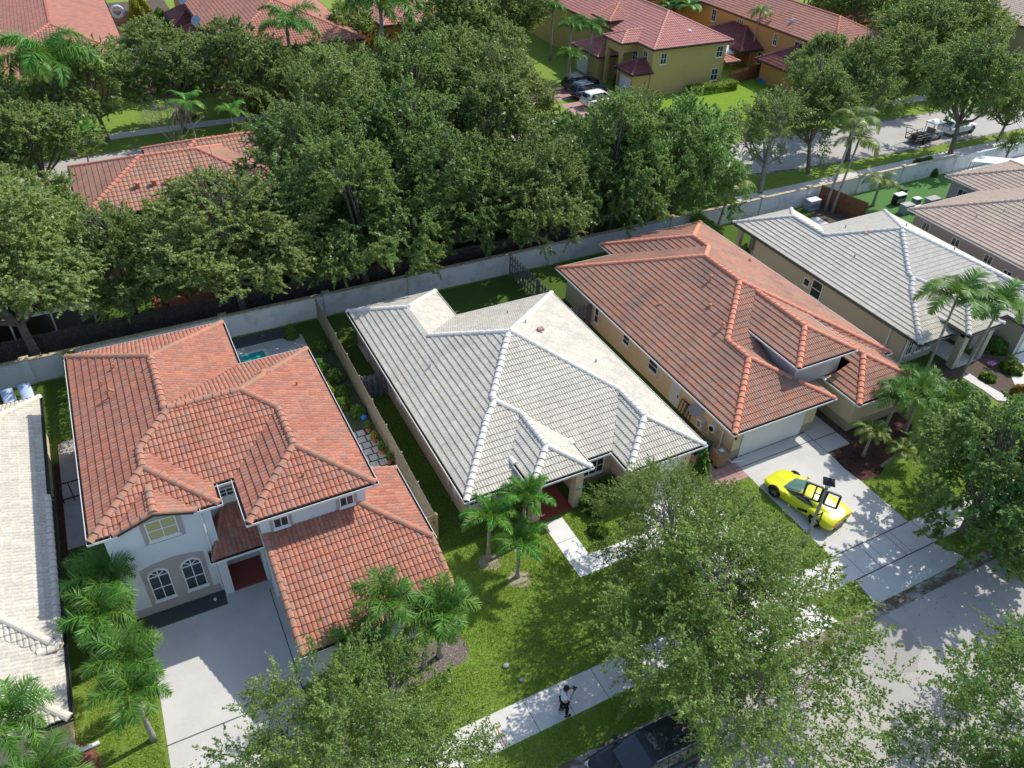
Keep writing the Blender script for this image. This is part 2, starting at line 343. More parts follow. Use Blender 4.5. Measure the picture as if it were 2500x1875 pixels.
def tile_piece(BM, uvl, k, p, poly, cw, ce, amp, step, nseg, z_e):
    """corrugated, stepped sheet over one convex piece, clipped to its outline"""
    along = 1 if k in 'LR' else 0            # u axis index
    g = abs(p[0]) + abs(p[1]); cs = 1 / math.sqrt(1 + g * g); e = ce * cs
    # plan distance from the eave line
    if k == 'L': e0 = (z_e - p[2]) / p[0]; dist = lambda q: q[0] - e0; mk = lambda u, d: (e0 + d, u)
    if k == 'R': e0 = (z_e - p[2]) / p[0]; dist = lambda q: e0 - q[0]; mk = lambda u, d: (e0 - d, u)
    if k == 'F': e0 = (z_e - p[2]) / p[1]; dist = lambda q: q[1] - e0; mk = lambda u, d: (u, e0 + d)
    if k == 'B': e0 = (z_e - p[2]) / p[1]; dist = lambda q: e0 - q[1]; mk = lambda u, d: (u, e0 - d)
    us = [q[along] for q in poly]; ds = [dist(q) for q in poly]
    u0 = math.floor(min(us) / cw) * cw; nu = int(math.ceil((max(us) - u0) / cw)); d0 = math.floor(min(ds) / e + 1e-6); nd = int(math.ceil(max(ds) / e - d0))
    if nu < 1 or nd < 1: return
    prof = [amp * (1 - abs(2 * t - 1) ** 2.4) if True else 0 for t in [i / nseg for i in range(nseg)]]
    tmp = bmesh.new(); uv = tmp.loops.layers.uv.new('UVMap')
    flip = k in 'LB'
    jr = random.Random(int(abs(p[2] * 1000)) % 9999)
    for j in range(nd):
        dd = (d0 + j) * e
        row0 = []; row1 = []; rowb = []
        for i in range(nu * nseg + 1):
            u = u0 + i * cw / nseg; h = prof[i % nseg]
            for row, d, hh in ((rowb, dd, h - .02), (row0, dd, h + step), (row1, dd + e, h)):
                x, y = mk(u, d); row.append(tmp.verts.new((x, y, p[0] * x + p[1] * y + p[2] + hh)))
        for i in range(nu * nseg):
            for A, B_, va, vb in ((row0, row1, dd / cs + .01, dd / cs + ce - .01), (rowb, row0, dd / cs + .01, dd / cs + .02)):
                vs = [A[i], A[i + 1], B_[i + 1], B_[i]]
                ua = u0 + i * cw / nseg + .001; ub = u0 + (i + 1) * cw / nseg - .001
                uvs = [(ua, va), (ub, va), (ub, vb), (ua, vb)]
                if flip: vs = vs[::-1]; uvs = uvs[::-1]
                f = tmp.faces.new(vs)
                for lp, t in zip(f.loops, uvs): lp[uv].uv = t
    # clip by outline edges
    cx = sum(q[0] for q in poly) / len(poly); cy = sum(q[1] for q in poly) / len(poly)
    for i in range(len(poly)):
        a = poly[i]; b = poly[(i + 1) % len(poly)]
        nx, ny = b[1] - a[1], a[0] - b[0]; L = math.hypot(nx, ny)
        if L < 1e-4: continue
        nx /= L; ny /= L
        if (cx - a[0]) * nx + (cy - a[1]) * ny > 0: nx, ny = -nx, -ny
        if abs(dist(a)) < 1e-3 and abs(dist(b)) < 1e-3: continue
        geom = tmp.verts[:] + tmp.edges[:] + tmp.faces[:]
        bmesh.ops.bisect_plane(tmp, geom=geom, plane_co=(a[0], a[1], 0), plane_no=(nx, ny, 0), clear_outer=True, dist=1e-4)
    me = bpy.data.meshes.new('t'); tmp.to_mesh(me); tmp.free(); BM.from_mesh(me); bpy.data.meshes.remove(me)
def caps(mb, p, q, r=.15, L=.42, lift=.03):
    p = Vector(p); q = Vector(q)
    if p.z > q.z: p, q = q, p
    d = q - p; n = max(1, round(d.length / L)); st = d / n
    dn = d.normalized(); sx = dn.cross(Vector((0, 0, 1))).normalized(); up = sx.cross(dn)
    for i in range(n):
        a = p + st * (i - .06); b = p + st * (i + 1.04); vs = []
        for c, rr, zz in ((a, r * 1.08, lift + .025), (b, r * .88, lift)):
            for k in range(7):
                t = math.pi * (k / 6) ; vs.append(c + sx * math.cos(t) * rr + up * (math.sin(t) * rr * .8 + zz - .05))
        fs = [(k, k + 1, 8 + k, 7 + k) for k in range(6)] + [tuple(range(7))[::-1], tuple(range(7, 14))]
        mb.add(vs, fs)
def roof(house, rects, tm, cm, gut, cw=.2, ce=.37, amp=.045, step=.048, nseg=4, capr=.17, soffit=True, gw=.13, fas=None):
    PL = [planes(r) for r in rects]
    FS = facets(rects)
    BM = bmesh.new(); BM.loops.layers.uv.new('UVMap')
    for i, k, p, poly in FS: tile_piece(BM, None, k, p, poly, cw, ce, amp, step, nseg, rects[i]['z'])
    me = bpy.data.meshes.new('roof'); BM.to_mesh(me); BM.free(); me.materials.append(tm)
    off = ORI[house.name]; me.transform(Matrix.Translation(-off)); me.update()
    ro = bpy.data.objects.new('roof', me); COL.objects.link(ro); ro.parent = house; ORI[ro.name] = off
    # edges: group by line
    lines = {}
    for i, k, p, poly in FS:
        for a in range(len(poly)):
            A = poly[a]; B = poly[(a + 1) % len(poly)]; dx, dy = B[0] - A[0], B[1] - A[1]; L = math.hypot(dx, dy)
            if L < .02: continue
            dx /= L; dy /= L
            if dx < -1e-6 or (abs(dx) < 1e-6 and dy < 0): dx, dy = -dx, -dy
            c = -dy * A[0] + dx * A[1]
            key = (round(dx, 2), round(dy, 2), round(c, 1))
            for kk in list(lines):
                if abs(kk[0] - dx) < .012 and abs(kk[1] - dy) < .012 and abs(lines[kk][1] - c) < .03: key = kk; break
            ent = lines.setdefault(key, [(dx, dy), c, []])
            t0 = A[0] * ent[0][0] + A[1] * ent[0][1]; t1 = B[0] * ent[0][0] + B[1] * ent[0][1]
            ent[2].append((min(t0, t1), max(t0, t1)))
    cap = MB(); gutm = MB(); fasm = MB(); nc = 0
    for (dx, dy), c, iv in lines.values():
        ts = sorted(set(round(t, 3) for ab in iv for t in ab)); runs = []
        nx, ny = -dy, dx
        for t0, t1 in zip(ts, ts[1:]):
            if t1 - t0 < .02: continue
            m = (t0 + t1) / 2
            if not any(a - .01 <= m <= b + .01 for a, b in iv): continue
            x = dx * m + nx * c; y = dy * m + ny * c; e = .04
            h0 = hgt(rects, PL, x, y); ha = hgt(rects, PL, x + nx * e, y + ny * e); hb = hgt(rects, PL, x - nx * e, y - ny * e)
            kind = None
            if ha < h0 - .25 or hb < h0 - .25:
                side = 1 if ha < h0 - .25 else -1
                # level along the edge -> gutter, sloping -> rake
                kind = ('rim', side)
            elif ha > -1e8 and hb > -1e8 and abs(ha - hb) > .3 : kind = None
            elif ha + hb - 2 * h0 < -.004: kind = ('cap', 0)
            if kind is None: continue
            qx = lambda t: hgt(rects, PL, dx * t + nx * (c - (kind[1] * .002 if kind[0] == 'rim' else 0)), dy * t + ny * (c - (kind[1] * .002 if kind[0] == 'rim' else 0)))
            gr_ = (qx(t1 - .008) - qx(t0 + .008)) / (t1 - t0)
            if runs and runs[-1][2] == kind and abs(runs[-1][1] - t0) < .025 and abs(runs[-1][3] - gr_) < .06: runs[-1][1] = t1
            else: runs.append([t0, t1, kind, gr_])
        for t0, t1, (kd, side), _g in runs:
            P0 = (dx * t0 + nx * c, dy * t0 + ny * c); P1 = (dx * t1 + nx * c, dy * t1 + ny * c)
            ins = .002
            sx, sy = -nx * side * ins, -ny * side * ins
            def zend(t, sgn, side=side if kd == 'rim' else 0):     # height at a run's end, extrapolated from inside it
                L_ = t1 - t0; w1 = min(.06, L_ * .2); w2 = min(.3, L_ * .6); f = lambda w: hgt(rects, PL, dx * (t + sgn * w) + nx * (c - side * .002), dy * (t + sgn * w) + ny * (c - side * .002))
                a_ = f(w1); b_ = f(w2); return a_ - (b_ - a_) / (w2 - w1) * w1
            z0 = zend(t0, 1); z1 = zend(t1, -1)
            if kd == 'cap':
                if z0 < -100 or z1 < -100: continue
                caps(cap, (*P0, z0 + .01), (*P1, z1 + .01), capr); cap.build('ridge_cap', cm, ro); cap = MB()
            elif abs(z0 - z1) < .12:
                z = min(z0, z1); ox, oy = nx * side, ny * side
                n3 = Vector((ox, oy, 0)); a = Vector((*P0, z)); b = Vector((*P1, z)); d3 = (b - a).normalized()
                a2 = a - d3 * 0; b2 = b + d3 * 0
                fasm.obox((a2 + b2) / 2 + n3 * -.02 + Vector((0, 0, -.11)), (b2 - a2) / 2 - d3 * .005, n3 * .018, Vector((0, 0, .09)))
                gutm.obox((a2 + b2) / 2 + n3 * (gw) + Vector((0, 0, -.055)), (b2 - a2) / 2 + d3 * gw, n3 * .012, Vector((0, 0, .055)))
                gutm.build('gutter', gut, house); gutm = MB(); fasm.obox((a2 + b2) / 2 + n3 * (gw * .5) + Vector((0, 0, -.107)), (b2 - a2) / 2, n3 * (gw * .46), Vector((0, 0, .008)))  # gutter floor joins the dark fascia mesh; the gutter's inner shade is its colour
            else:
                ox, oy = nx * side, ny * side; n3 = Vector((ox, oy, 0)); a = Vector((*P0, z0)); b = Vector((*P1, z1)); d3 = b - a
                dn = d3.normalized(); upv = Vector((0, 0, 1))
                fasm.obox((a + b) / 2 - n3 * .02 + Vector((0, 0, -.13)), d3 / 2, n3 * .018, upv * .1)
                caps(cap, a - n3 * .06, b - n3 * .06, capr * .9, .4, .02); cap.build('ridge_cap', cm, ro); cap = MB()
    if fasm.v: fasm.build('fascia', fas or M_['dark'], house)
    if soffit:
        sf = MB()
        for i, r in enumerate(rects):
            if r.get('nosoffit'): continue
            z = r['z'] - .19 - .004 * i; sf.box(r['x'][0] + .05 + .003 * i, r['x'][1] - .05 - .003 * i, r['y'][0] + .05 + .003 * i, r['y'][1] - .05 - .003 * i, z - .02, z)
        sf.build('soffit', M_['trim'], house)
    return ro
def walls(house, poly, z0, z1, m, name='wall'):
    return MB().prism(poly, z0, z1).build(name, m, house)
def win(house, x, y, z, w, h, n, cols=2, rows=2, fm=None, gm=None, trim=None, tw=.12, arch=False, name='window', sill=True):
    """window on a wall; (x,y) = centre on the wall plane, z = bottom; n = outward normal 'F','B','L','R'"""
    nv = {'F': Vector((0, -1, 0)), 'B': Vector((0, 1, 0)), 'L': Vector((-1, 0, 0)), 'R': Vector((1, 0, 0))}[n]
    u = Vector((0, 0, 1)).cross(nv); up = Vector((0, 0, 1)); c = Vector((x, y, z)); fm = fm or M_['trim']; gm = gm or M_['glass']
    B = lambda mb, a0, a1, b0, b1, d0, d1: mb.obox(c + u * (a0 + a1) / 2 + up * (b0 + b1) / 2 + nv * (d0 + d1) / 2, u * abs(a1 - a0) / 2, up * abs(b1 - b0) / 2, nv * abs(d1 - d0) / 2)
    f = MB(); t = .05
    B(f, -w / 2, -w / 2 + t, 0, h, -.02, .06); B(f, w / 2 - t, w / 2, 0, h, -.02, .06)
    B(f, -w / 2 + t, w / 2 - t, 0, t, -.02, .058); 
    if not arch: B(f, -w / 2 + t, w / 2 - t, h - t, h, -.02, .058)
    else: B(f, -w / 2 + t, w / 2 - t, h - t, h, -.02, .045)
    for i in range(1, cols): B(f, -w / 2 + w * i / cols - .018, -w / 2 + w * i / cols + .018, t, h - t, -.01, .05)
    for i in range(1, rows): B(f, -w / 2 + t, w / 2 - t, h * i / rows - .02, h * i / rows + .02, -.01, .053)
    if sill: B(f, -w / 2 - .05, w / 2 + .05, -.07, -.003, 0, .11)
    if arch:
        r = w / 2; N = 10; prev = None
        for i in range(N + 1):
            a = math.pi * i / N; p = c + u * (r - .025) * math.cos(a) + up * (h + (r - .025) * math.sin(a) * .9) + nv * .02
            if prev is not None: f.bar(prev, p, .05, .08)
            prev = p
        for a in (math.pi / 4, math.pi / 2, 3 * math.pi / 4):
            f.bar(c + up * h + nv * .02, c + u * (r - .03) * math.cos(a) + up * (h + (r - .03) * math.sin(a) * .9) + nv * .02, .03, .05)
    fo = f.build(name, fm, house)
    g = MB(); B(g, -w / 2 + .03, w / 2 - .03, .03, h - .03, .004, .02)
    if arch:
        r = w / 2 - .03; N = 12; pts = [c + u * r * math.cos(math.pi * i / N) + up * (h - .029 + r * math.sin(math.pi * i / N) * .9) for i in range(N + 1)]
        g.add([p + nv * .004 for p in pts] + [p + nv * .0195 for p in pts], [tuple(range(N + 1))[::-1], tuple(range(N + 1, 2 * N + 2))])
    g.build('pane', gm, fo)
    if trim:
        q = MB(); T = tw
        B(q, -w / 2 - T, -w / 2 - .006, -T, h + T, -.01, .03); B(q, w / 2 + .006, w / 2 + T, -T, h + T, -.01, .03)
        B(q, -w / 2 - .006, w / 2 + .006, h + .004, h + T, -.01, .0295); B(q, -w / 2 - .006, w / 2 + .006, -T, -.072, -.01, .0295)
        q.build('frame_surround', trim, fo)
    return fo
def door(house, x, y, z, w, h, n, m=None, name='door', panels=(2, 3), handle=True):
    nv = {'F': Vector((0, -1, 0)), 'B': Vector((0, 1, 0)), 'L': Vector((-1, 0, 0)), 'R': Vector((1, 0, 0))}[n]
    u = Vector((0, 0, 1)).cross(nv); up = Vector((0, 0, 1)); c = Vector((x, y, z)); m = m or M_['door']
    B = lambda mb, a0, a1, b0, b1, d0, d1: mb.obox(c + u * (a0 + a1) / 2 + up * (b0 + b1) / 2 + nv * (d0 + d1) / 2, u * abs(a1 - a0) / 2, up * abs(b1 - b0) / 2, nv * abs(d1 - d0) / 2)
    d = MB(); B(d, -w / 2, w / 2, .02, h, -.02, .03); cx, cz = panels
    for i in range(cx):
        for j in range(cz):
            a0 = -w / 2 + w * i / cx; a1 = a0 + w / cx; b0 = h * j / cz; b1 = b0 + h / cz
            B(d, a0 + .06, a1 - .06, b0 + .05, b1 - .05, .028, .045)
    o = d.build(name, m, house)
    if handle: hm = MB(); B(hm, w / 2 - .16, w / 2 - .1, h * .42, h * .52, .03, .09); hm.build('handle', M_['black'], o)
    return o
def pipe_vent(house, x, y, z, h=.35, r=.05, m=None):
    return MB().tube([(x, y, z - .1), (x, y, z + h)], r, 8).build('roof_vent', m or M_['dish'], house)
# ---------------------------------------------------------------- setting: ground, streets, paths
def st(name, mb, m, kind='structure'):
    return tag(mb.build(name, m), kind=kind)
def lawnmat(name, a, b, c):
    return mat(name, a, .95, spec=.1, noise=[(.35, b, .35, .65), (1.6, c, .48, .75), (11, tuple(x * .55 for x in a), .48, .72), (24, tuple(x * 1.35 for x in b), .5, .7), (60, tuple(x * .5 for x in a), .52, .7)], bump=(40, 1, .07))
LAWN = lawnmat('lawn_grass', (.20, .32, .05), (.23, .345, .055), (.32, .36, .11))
LAWND = lawnmat('lawn_painted_shade', (.085, .16, .03), (.10, .18, .03), (.13, .18, .045))  # darker copy of the lawn; back yard and tree shade put into its colour
LAWNB = lawnmat('bright_grass', (.19, .34, .03), (.22, .36, .035), (.25, .36, .05))
g = MB(); g.sheet([(-400, -200), (600, -200), (600, 700), (-400, 700)], 0); st('ground', g, LAWN)
def rect(x0, x1, y0, y1): return [(x0, y0), (x1, y0), (x1, y1), (x0, y1)]
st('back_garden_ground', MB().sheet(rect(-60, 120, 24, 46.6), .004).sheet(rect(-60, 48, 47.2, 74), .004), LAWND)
st('road', MB().sheet(rect(-120, 200, -2, 11.62), .004), M_['asphalt'])
st('road_patch', MB().sheet([(24.2, 11.6), (26.9, 11.6), (27.3, 10.6), (27.0, 9.6), (25.8, 8.9), (24.4, 9.4)], .009), mat('asphalt_patch', (.33, .315, .295), .95, noise=[(60, (.38, .36, .34), .5, .75)], bump=(120, .3, .01)))
st('road_gutter', MB().sheet(rect(-120, 200, 11.62, 12.2), .008), M_['gutterc'])
# far street: smooth centre line with constant width
cl = [(-80, 78.3), (-40, 78.3), (-10, 78.3), (8, 78.6), (18, 78.6), (26, 76.8), (33, 73), (39, 67.5), (45, 62), (52, 58.4), (60, 57.2), (75, 56.3), (95, 55.8), (130, 55.4), (200, 55)]
def ribbon(cl, o0, o1, z):
    L = []; Rr = []
    for i, p in enumerate(cl):
        a = cl[max(i - 1, 0)]; b = cl[min(i + 1, len(cl) - 1)]; dx, dy = b[0] - a[0], b[1] - a[1]; n = math.hypot(dx, dy); nx, ny = -dy / n, dx / n
        L.append((p[0] + nx * o1, p[1] + ny * o1, z)); Rr.append((p[0] + nx * o0, p[1] + ny * o0, z))
    mb = MB(); n = len(cl); mb.add(Rr + L, [(i, i + 1, n + i + 1, n + i) for i in range(n - 1)]); return mb
st('far_street', ribbon(cl, -3.6, 3.6, .006), M_['asphalt'])
st('far_street_kerb', ribbon(cl, 3.6, 3.95, .010), M_['gutterc']); st('far_street_kerb', ribbon(cl, -3.95, -3.6, .010), M_['gutterc'])
st('far_sidewalk', ribbon(cl, 7.3, 8.9, .012), M_['walk'])
st('near_sidewalk', MB().sheet(rect(50, 130, 49.4, 50.7), .012), M_['walk'])
# front sidewalk, its joints, the painted red line
st('sidewalk', MB().sheet(rect(-60, 120, 13.75, 15.3), .016), M_['walk'])
jt = MB(); x = -20.35
while x < 60: jt.sheet(rect(x - .012, x + .012, 13.75, 15.3), .020); x += 1.66
st('sidewalk_joint', jt, M_['joint'])
st('sidewalk_marking', MB().sheet([(7.97, 13.8), (8.01, 13.8), (8.03, 14.75), (7.98, 14.75)], .024), M_['redline'])
# driveways
st('driveway', MB().sheet([(-4.05, 15.34), (1.42, 15.34), (1.45, 25.42), (-3.85, 25.42)], .012).sheet([(-.46, 25.42), (1.62, 25.42), (1.62, 26.0), (-.46, 26.0)], .014).sheet([(1.42, 19.9), (2.2, 19.9), (2.2, 25.4), (1.45, 25.4)], .010).sheet([(-4.6, 12.24), (2.0, 12.24), (1.4, 13.71), (-4.1, 13.71)], .012), M_['concrete'])
st('soil_strip', MB().sheet([(32.6, 21.1), (35.0, 21.1), (35.0, 25.2), (32.6, 25.2)], .008).sheet(rect(26.6, 33.2, 22.9, 23.3), .008), M_['soil'])
st('driveway_joint', MB().sheet(rect(-4.04, 1.43, 19.66, 19.71), .020).sheet(rect(1.42, 1.46, 18.0, 25.4), .020), M_['joint'])
st('driveway', MB().sheet(rect(19.8, 24.1, 15.34, 23.15), .012).sheet([(19.3, 12.24), (24.6, 12.24), (24.1, 13.71), (19.8, 13.71)], .012), M_['pale_con'])
st('walkway', MB().sheet(rect(14.98, 16.12, 20.75, 23.45), .020).sheet(rect(14.98, 19.8, 19.7, 20.74), .020), M_['pale_con'])
st('walkway_joint', MB().sheet(rect(14.98, 16.12, 22.0, 22.02), .024).sheet(rect(14.98, 16.12, 20.74, 20.76), .024), M_['joint'])
st('driveway', MB().sheet(rect(27.1, 32.6, 15.34, 23.1), .012).sheet([(26.9, 12.24), (33.4, 12.24), (32.6, 13.71), (27.1, 13.71)], .012).sheet(rect(32.64, 34.4, 21.2, 22.3), .014).sheet(rect(32.64, 34.4, 22.36, 24.4), .014), M_['concrete'])
st('driveway_joint', MB().sheet(rect(27.1, 32.6, 15.28, 15.34), .022).sheet(rect(27.1, 32.6, 13.7, 13.76), .022).sheet(rect(27.1, 32.6, 22.35, 22.4), .020).sheet(rect(28.9, 28.93, 13.76, 15.28), .022).sheet(rect(30.7, 30.73, 13.76, 15.28), .022), M_['joint'])
st('driveway', MB().sheet([(51.6, 12.2), (55.8, 12.2), (55.8, 23.0), (51.6, 23.0)], .012), M_['pale_con'])
pv = MB()
for i in range(5):
    for j in range(8): pv.sheet(rect(24.95 + i * .43, 25.36 + i * .43, 21.6 + j * .43, 22.01 + j * .43), .016)
st('paver_path', pv, M_['paver']); st('paver_bed', MB().sheet(rect(24.93, 27.1, 21.58, 25.1), .008), M_['soil'])
st('garden_path', MB().sheet([(46.2, 22.9), (46.3, 21.3), (46.2, 20.2), (46.9, 19.7), (47.1, 20.6), (47.0, 21.6), (47.0, 22.9)], .016).sheet([(48.3, 20.3), (49.4, 21.6), (51.6, 22.6), (51.6, 20.9), (49.4, 20.2)], .016), M_['walk'])
st('mulch_bed', MB().sheet([(32.7, 21.15), (32.5, 19.9), (32.6, 18.7), (33.5, 18.4), (34.4, 18.7), (35.1, 19.2), (36.2, 19.3), (37.6, 19.8), (39.2, 20.8), (39.4, 22.6), (34.8, 22.6), (34.7, 21.15)], .012), M_['mulch'])
st('mulch_bed', MB().sheet([(45.4, 24.8), (45.0, 22.9), (46.1, 22.9), (46.1, 19.9), (49.6, 19.2), (51.3, 20.6), (51.3, 24.4)], .008), M_['soil'])
st('mulch_bed', MB().sheet([(3.6, 19.5), (3.7, 18.2), (5.2, 17.7), (6.8, 17.9), (8.2, 18.0), (8.55, 18.6), (8.4, 19.5)], .012), mat('mulch_grey', (.15, .12, .10), .95, noise=[(16, (.36, .34, .32), .5, .66)], bump=(40, 1, .04)))
for cx_, cy_ in ((11.45, 22.55), (12.26, 21.0), (13.4, 22.7)):
    st('sand_patch', MB().sheet([(cx_ + .62 * math.cos(a / 14 * 6.283) * (1 + .25 * math.sin(a * 2.3)), cy_ - .12 + .5 * math.sin(a / 14 * 6.283) * (1 + .2 * math.cos(a * 1.7))) for a in range(14)], .008), mat('sandy_soil', (.34, .29, .22), .95, noise=[(6, (.2, .2, .1), .45, .65)]))
st('gravel_bed', MB().sheet(rect(-3.85, -.46, 25.46, 26.3), .012), M_['gravel'])
st('gravel_bed', MB().sheet(rect(3.3, 8.3, 45.35, 46.62), .012), M_['gravel'])
st('pool_deck', MB().sheet(rect(2.8, 8.4, 40.5, 45.33), .012), mat('deck_concrete', (.42, .43, .42), .85, noise=[(1, (.36, .37, .37), .4, .7)]))
st('pool_coping', MB().sheet(rect(3.1, 5.85, 41.8, 44.65), .016), M_['walk'])
st('pool_water', MB().sheet(rect(3.3, 5.65, 42.0, 44.45), .02), M_['pool'])
st('flower_bed', MB().sheet(rect(7.0, 9.75, 34.4, 42.8), .008), mat('bed_soil', (.06, .065, .04), .95, noise=[(5, (.07, .11, .03), .45, .6)]))
pt = MB(); r5 = random.Random(5)
for i in range(3):
    for j in range(6):
        if (i, j) in ((0, 4), (2, 5)): continue
        ox = .12 * (j % 2); pt.sheet(rect(7.95 + i * .5 + ox, 8.38 + i * .5 + ox, 31.05 + j * .56, 31.52 + j * .56), .016)
st('patio_slabs', pt, M_['stone']); st('patio_bed', MB().sheet(rect(6.9, 9.55, 30.8, 34.4), .010), M_['gravel'])
st('side_path', MB().sheet([(-6.75, 31.9), (-5.25, 31.9), (-5.25, 39.6), (-5.6, 40.2), (-6.3, 40.4), (-6.75, 40.2)], .012), mat('grey_pavers', (.40, .39, .40), .9, noise=[(2, (.35, .33, .33), .4, .7), (7, (.3, .25, .24), .55, .75)]))
st('side_border', MB().sheet(rect(-7.05, -6.77, 31.5, 38.6), .014), M_['mulch'])
st('brick_bed', MB().sheet([(-7.6, 21.6), (-6.9, 21.3), (-6.35, 20.6), (-6.2, 19.6), (-6.9, 18.6), (-8.4, 18.6), (-8.4, 21.4)], .012), mat('red_gravel', (.24, .08, .06), .95, noise=[(14, (.34, .14, .11), .5, .7)]))
st('patio_slab', MB().sheet(rect(41.0, 43.6, 38.0, 44.5), .012), M_['pale_con'])
st('patio_slab', MB().sheet(rect(57.3, 58.6, 39.2, 41.6), .012).sheet(rect(49.4, 54.6, 40.4, 44.6), .012), M_['pale_con'])
st('dark_paving', MB().sheet(rect(54.4, 57.2, 42.6, 46.6), .016), M_['soil'])
st('artificial_turf', MB().sheet(rect(57.6, 73.0, 40.5, 46.7), .020), M_['turf'])
st('pool_water', MB().sheet(rect(76.6, 88, 40.6, 44.6), .024), M_['pool2']); st('pool_deck', MB().sheet(rect(73.4, 92, 38, 46.7), .012), M_['walk'])
st('bright_lawn', MB().sheet([(59.5, 75.6), (70.6, 75.9), (77, 78), (72, 64.8), (62, 62.6), (56, 63.8), (52, 66.5)], .016), LAWNB)
st('far_driveway', MB().sheet([(46.5, 72.6), (57.8, 74.6), (57.8, 79.2), (47.5, 78.2)], .016).sheet([(44, 79.2), (55.6, 79.6), (55.6, 84.0), (43.5, 83.4)], .016), M_['paver'])
st('yard_paving', MB().sheet(rect(4.8, 13.5, 96, 142), .012), M_['soil'])
st('yard_slab', MB().sheet(rect(5.2, 9.2, 114, 119.4), .02), M_['walk'])
st('red_patio', MB().sheet(rect(.0, 6.6, 50.6, 55.2), .012).sheet(rect(12, 22, 50.6, 54), .012), mat('red_paving', (.36, .12, .08), .9, noise=[(7, (.22, .08, .06), .4, .6)]))

# ---------------------------------------------------------------- walls and fences
bw = empty('boundary_wall', (0, 46.9, 0), 'long white stucco garden wall with square pillars and a weathered cap behind the houses', 'wall')
MB().box(-60, 74.5, 46.8, 47.0, 0, 1.62).build('wall_panel', M_['wallw'], bw)
cp = MB()
r6 = random.Random(6); x = -60
while x < 74.3:
    w = r6.uniform(.7, 2.2); cp.box(x, min(x + w, 74.5) - .01, 46.755 - r6.uniform(0, .02), 47.05, 1.622, 1.69 + r6.uniform(0, .02)); x += w
cp.build('wall_cap', M_['wallcap'], bw)
for px in [-43.5, -31.5, -19.5, -7.75, 3.85, 10.75, 16.9, 28.5, 40, 49.7, 55.1, 61.5, 67.2]:
    p = MB(); p.box(px - .22, px + .22, 46.7, 47.1, 0, 1.73); po = p.build('pillar', M_['wallw'], bw)
    q = MB(); q.box(px - .27, px + .27, 46.65, 47.15, 1.732, 1.80); q.box(px - .18, px + .18, 46.74, 47.06, 1.802, 1.84); q.build('pillar_cap', M_['wallcap'], po)
wall2 = empty('boundary_wall', (74.5, 46.9, 0), 'low white wall continuing past the tent toward the right edge', 'wall')
MB().box(74.6, 130, 46.8, 47.0, 0, 1.5).build('wall_panel', M_['wallw'], wall2)
def fence(a, b, h, m, label, pw=.14, gap=.012, post=2.4, name='wooden_fence', group=None, sag=.0, alt=False, seed=1, side=1):
    a = Vector((*a, 0)); b = Vector((*b, 0)); d = b - a; L = d.length; d.normalize(); n = Vector((-d.y, d.x, 0))
    rr = random.Random(seed); o = empty(name, a, label, 'fence', group)
    mb = MB(); n_ = int(L / (pw + gap))
    for i in range(n_):
        c = a + d * ((i + .5) * (pw + gap)); hh = h + rr.uniform(-.03, .02); off = n * ((.05 if i % 2 else -.05) if alt else rr.uniform(-.006, .006) + .045 * side)
        tl = rr.uniform(-.008, .008)
        lo = c + off; p0 = lo - d * pw / 2; p1 = lo + d * pw / 2; t = n * .009; k = pw * .22
        ring = [p0, p1, p1 + Vector((0, 0, hh - .05)) + d * tl, p1 - d * k + Vector((0, 0, hh)), p0 + d * k + Vector((0, 0, hh)), p0 + Vector((0, 0, hh - .05)) + d * tl]
        mb.add([p - t for p in ring] + [p + t for p in ring], [(5, 4, 3, 2, 1, 0), (6, 7, 8, 9, 10, 11)] + [(j, (j + 1) % 6, 6 + (j + 1) % 6, 6 + j) for j in range(6)])
    mb.build('boards', m, o)
    rl = MB()
    for z in (.35, h * .55, h - .3): rl.bar(a + Vector((0, 0, z)), b + Vector((0, 0, z)), .04, .08)
    rl.build('rail', m, o)
    np_ = max(1, round(L / post))
    for i in range(np_ + 1):
        c = a + d * min(L - .05, max(.05, L * i / np_)); MB().box(c.x - .045, c.x + .045, c.y - .045, c.y + .045, 0, h + .02).build('fence_post', m, o)
    return o
fence((-40, 49.15), (7.6, 49.15), 1.83, M_['woodd'], 'long dark weathered board fence behind the white wall on the left', seed=3)
fence((7.7, 49.1), (34, 48.6), 1.83, M_['woodd'], 'dark board fence behind the white wall, shaded by the big trees in the middle', seed=4)
fence((9.95, 46.65), (9.68, 24.9), 1.83, M_['wood'], 'long tan board fence between the red two-storey house and the white-roofed house', seed=5, side=-1)
fence((9.1, 24.85), (9.75, 24.85), 1.83, M_['woodw'], 'short fresh wood gate with a black latch ending the long tan fence', name='wooden_gate', seed=6)
MB().box(9.5, 9.53, 24.76, 24.8, 1.3, 1.5).build('latch', M_['black'], bpy.data.objects['wooden_gate'])
fence((9.9, 36.9), (11.45, 36.9), 1.75, M_['woodg'], 'grey picket gate closing the gap beside the white-roofed house', gap=.03, alt=True, name='wooden_gate', seed=7)
fence((24.8, 46.6), (25.05, 38.2), 1.83, M_['woodg'], 'grey shadowbox fence between the white-roofed and brown-roofed gardens', gap=.06, alt=True, seed=8)
fence((25.1, 38.2), (26.85, 38.2), 1.83, M_['woodg'], 'short grey picket fence joining the brown-roofed house wall', gap=.07, alt=True, seed=9)
fence((56.3, 46.6), (57.4, 42.2), 1.83, M_['woodr'], 'reddish wood fence beside the leaning palms and the green turf', gap=.004, seed=10)
fence((70.4, 76.6), (78.2, 78.2), 1.7, M_['woodr'], 'red-brown wood fence between the yellow house and the long orange house', seed=11)
fence((.5, 55.6), (11, 56.1), 1.8, M_['woodd'], 'dim board fence deep under the trees in front of the hidden yellow-walled house', seed=12)
fence((5.2, 120.2), (9.4, 119.6), 1.8, M_['woodw'], 'near tan garden fence beside the large red roof in the top left', seed=13)
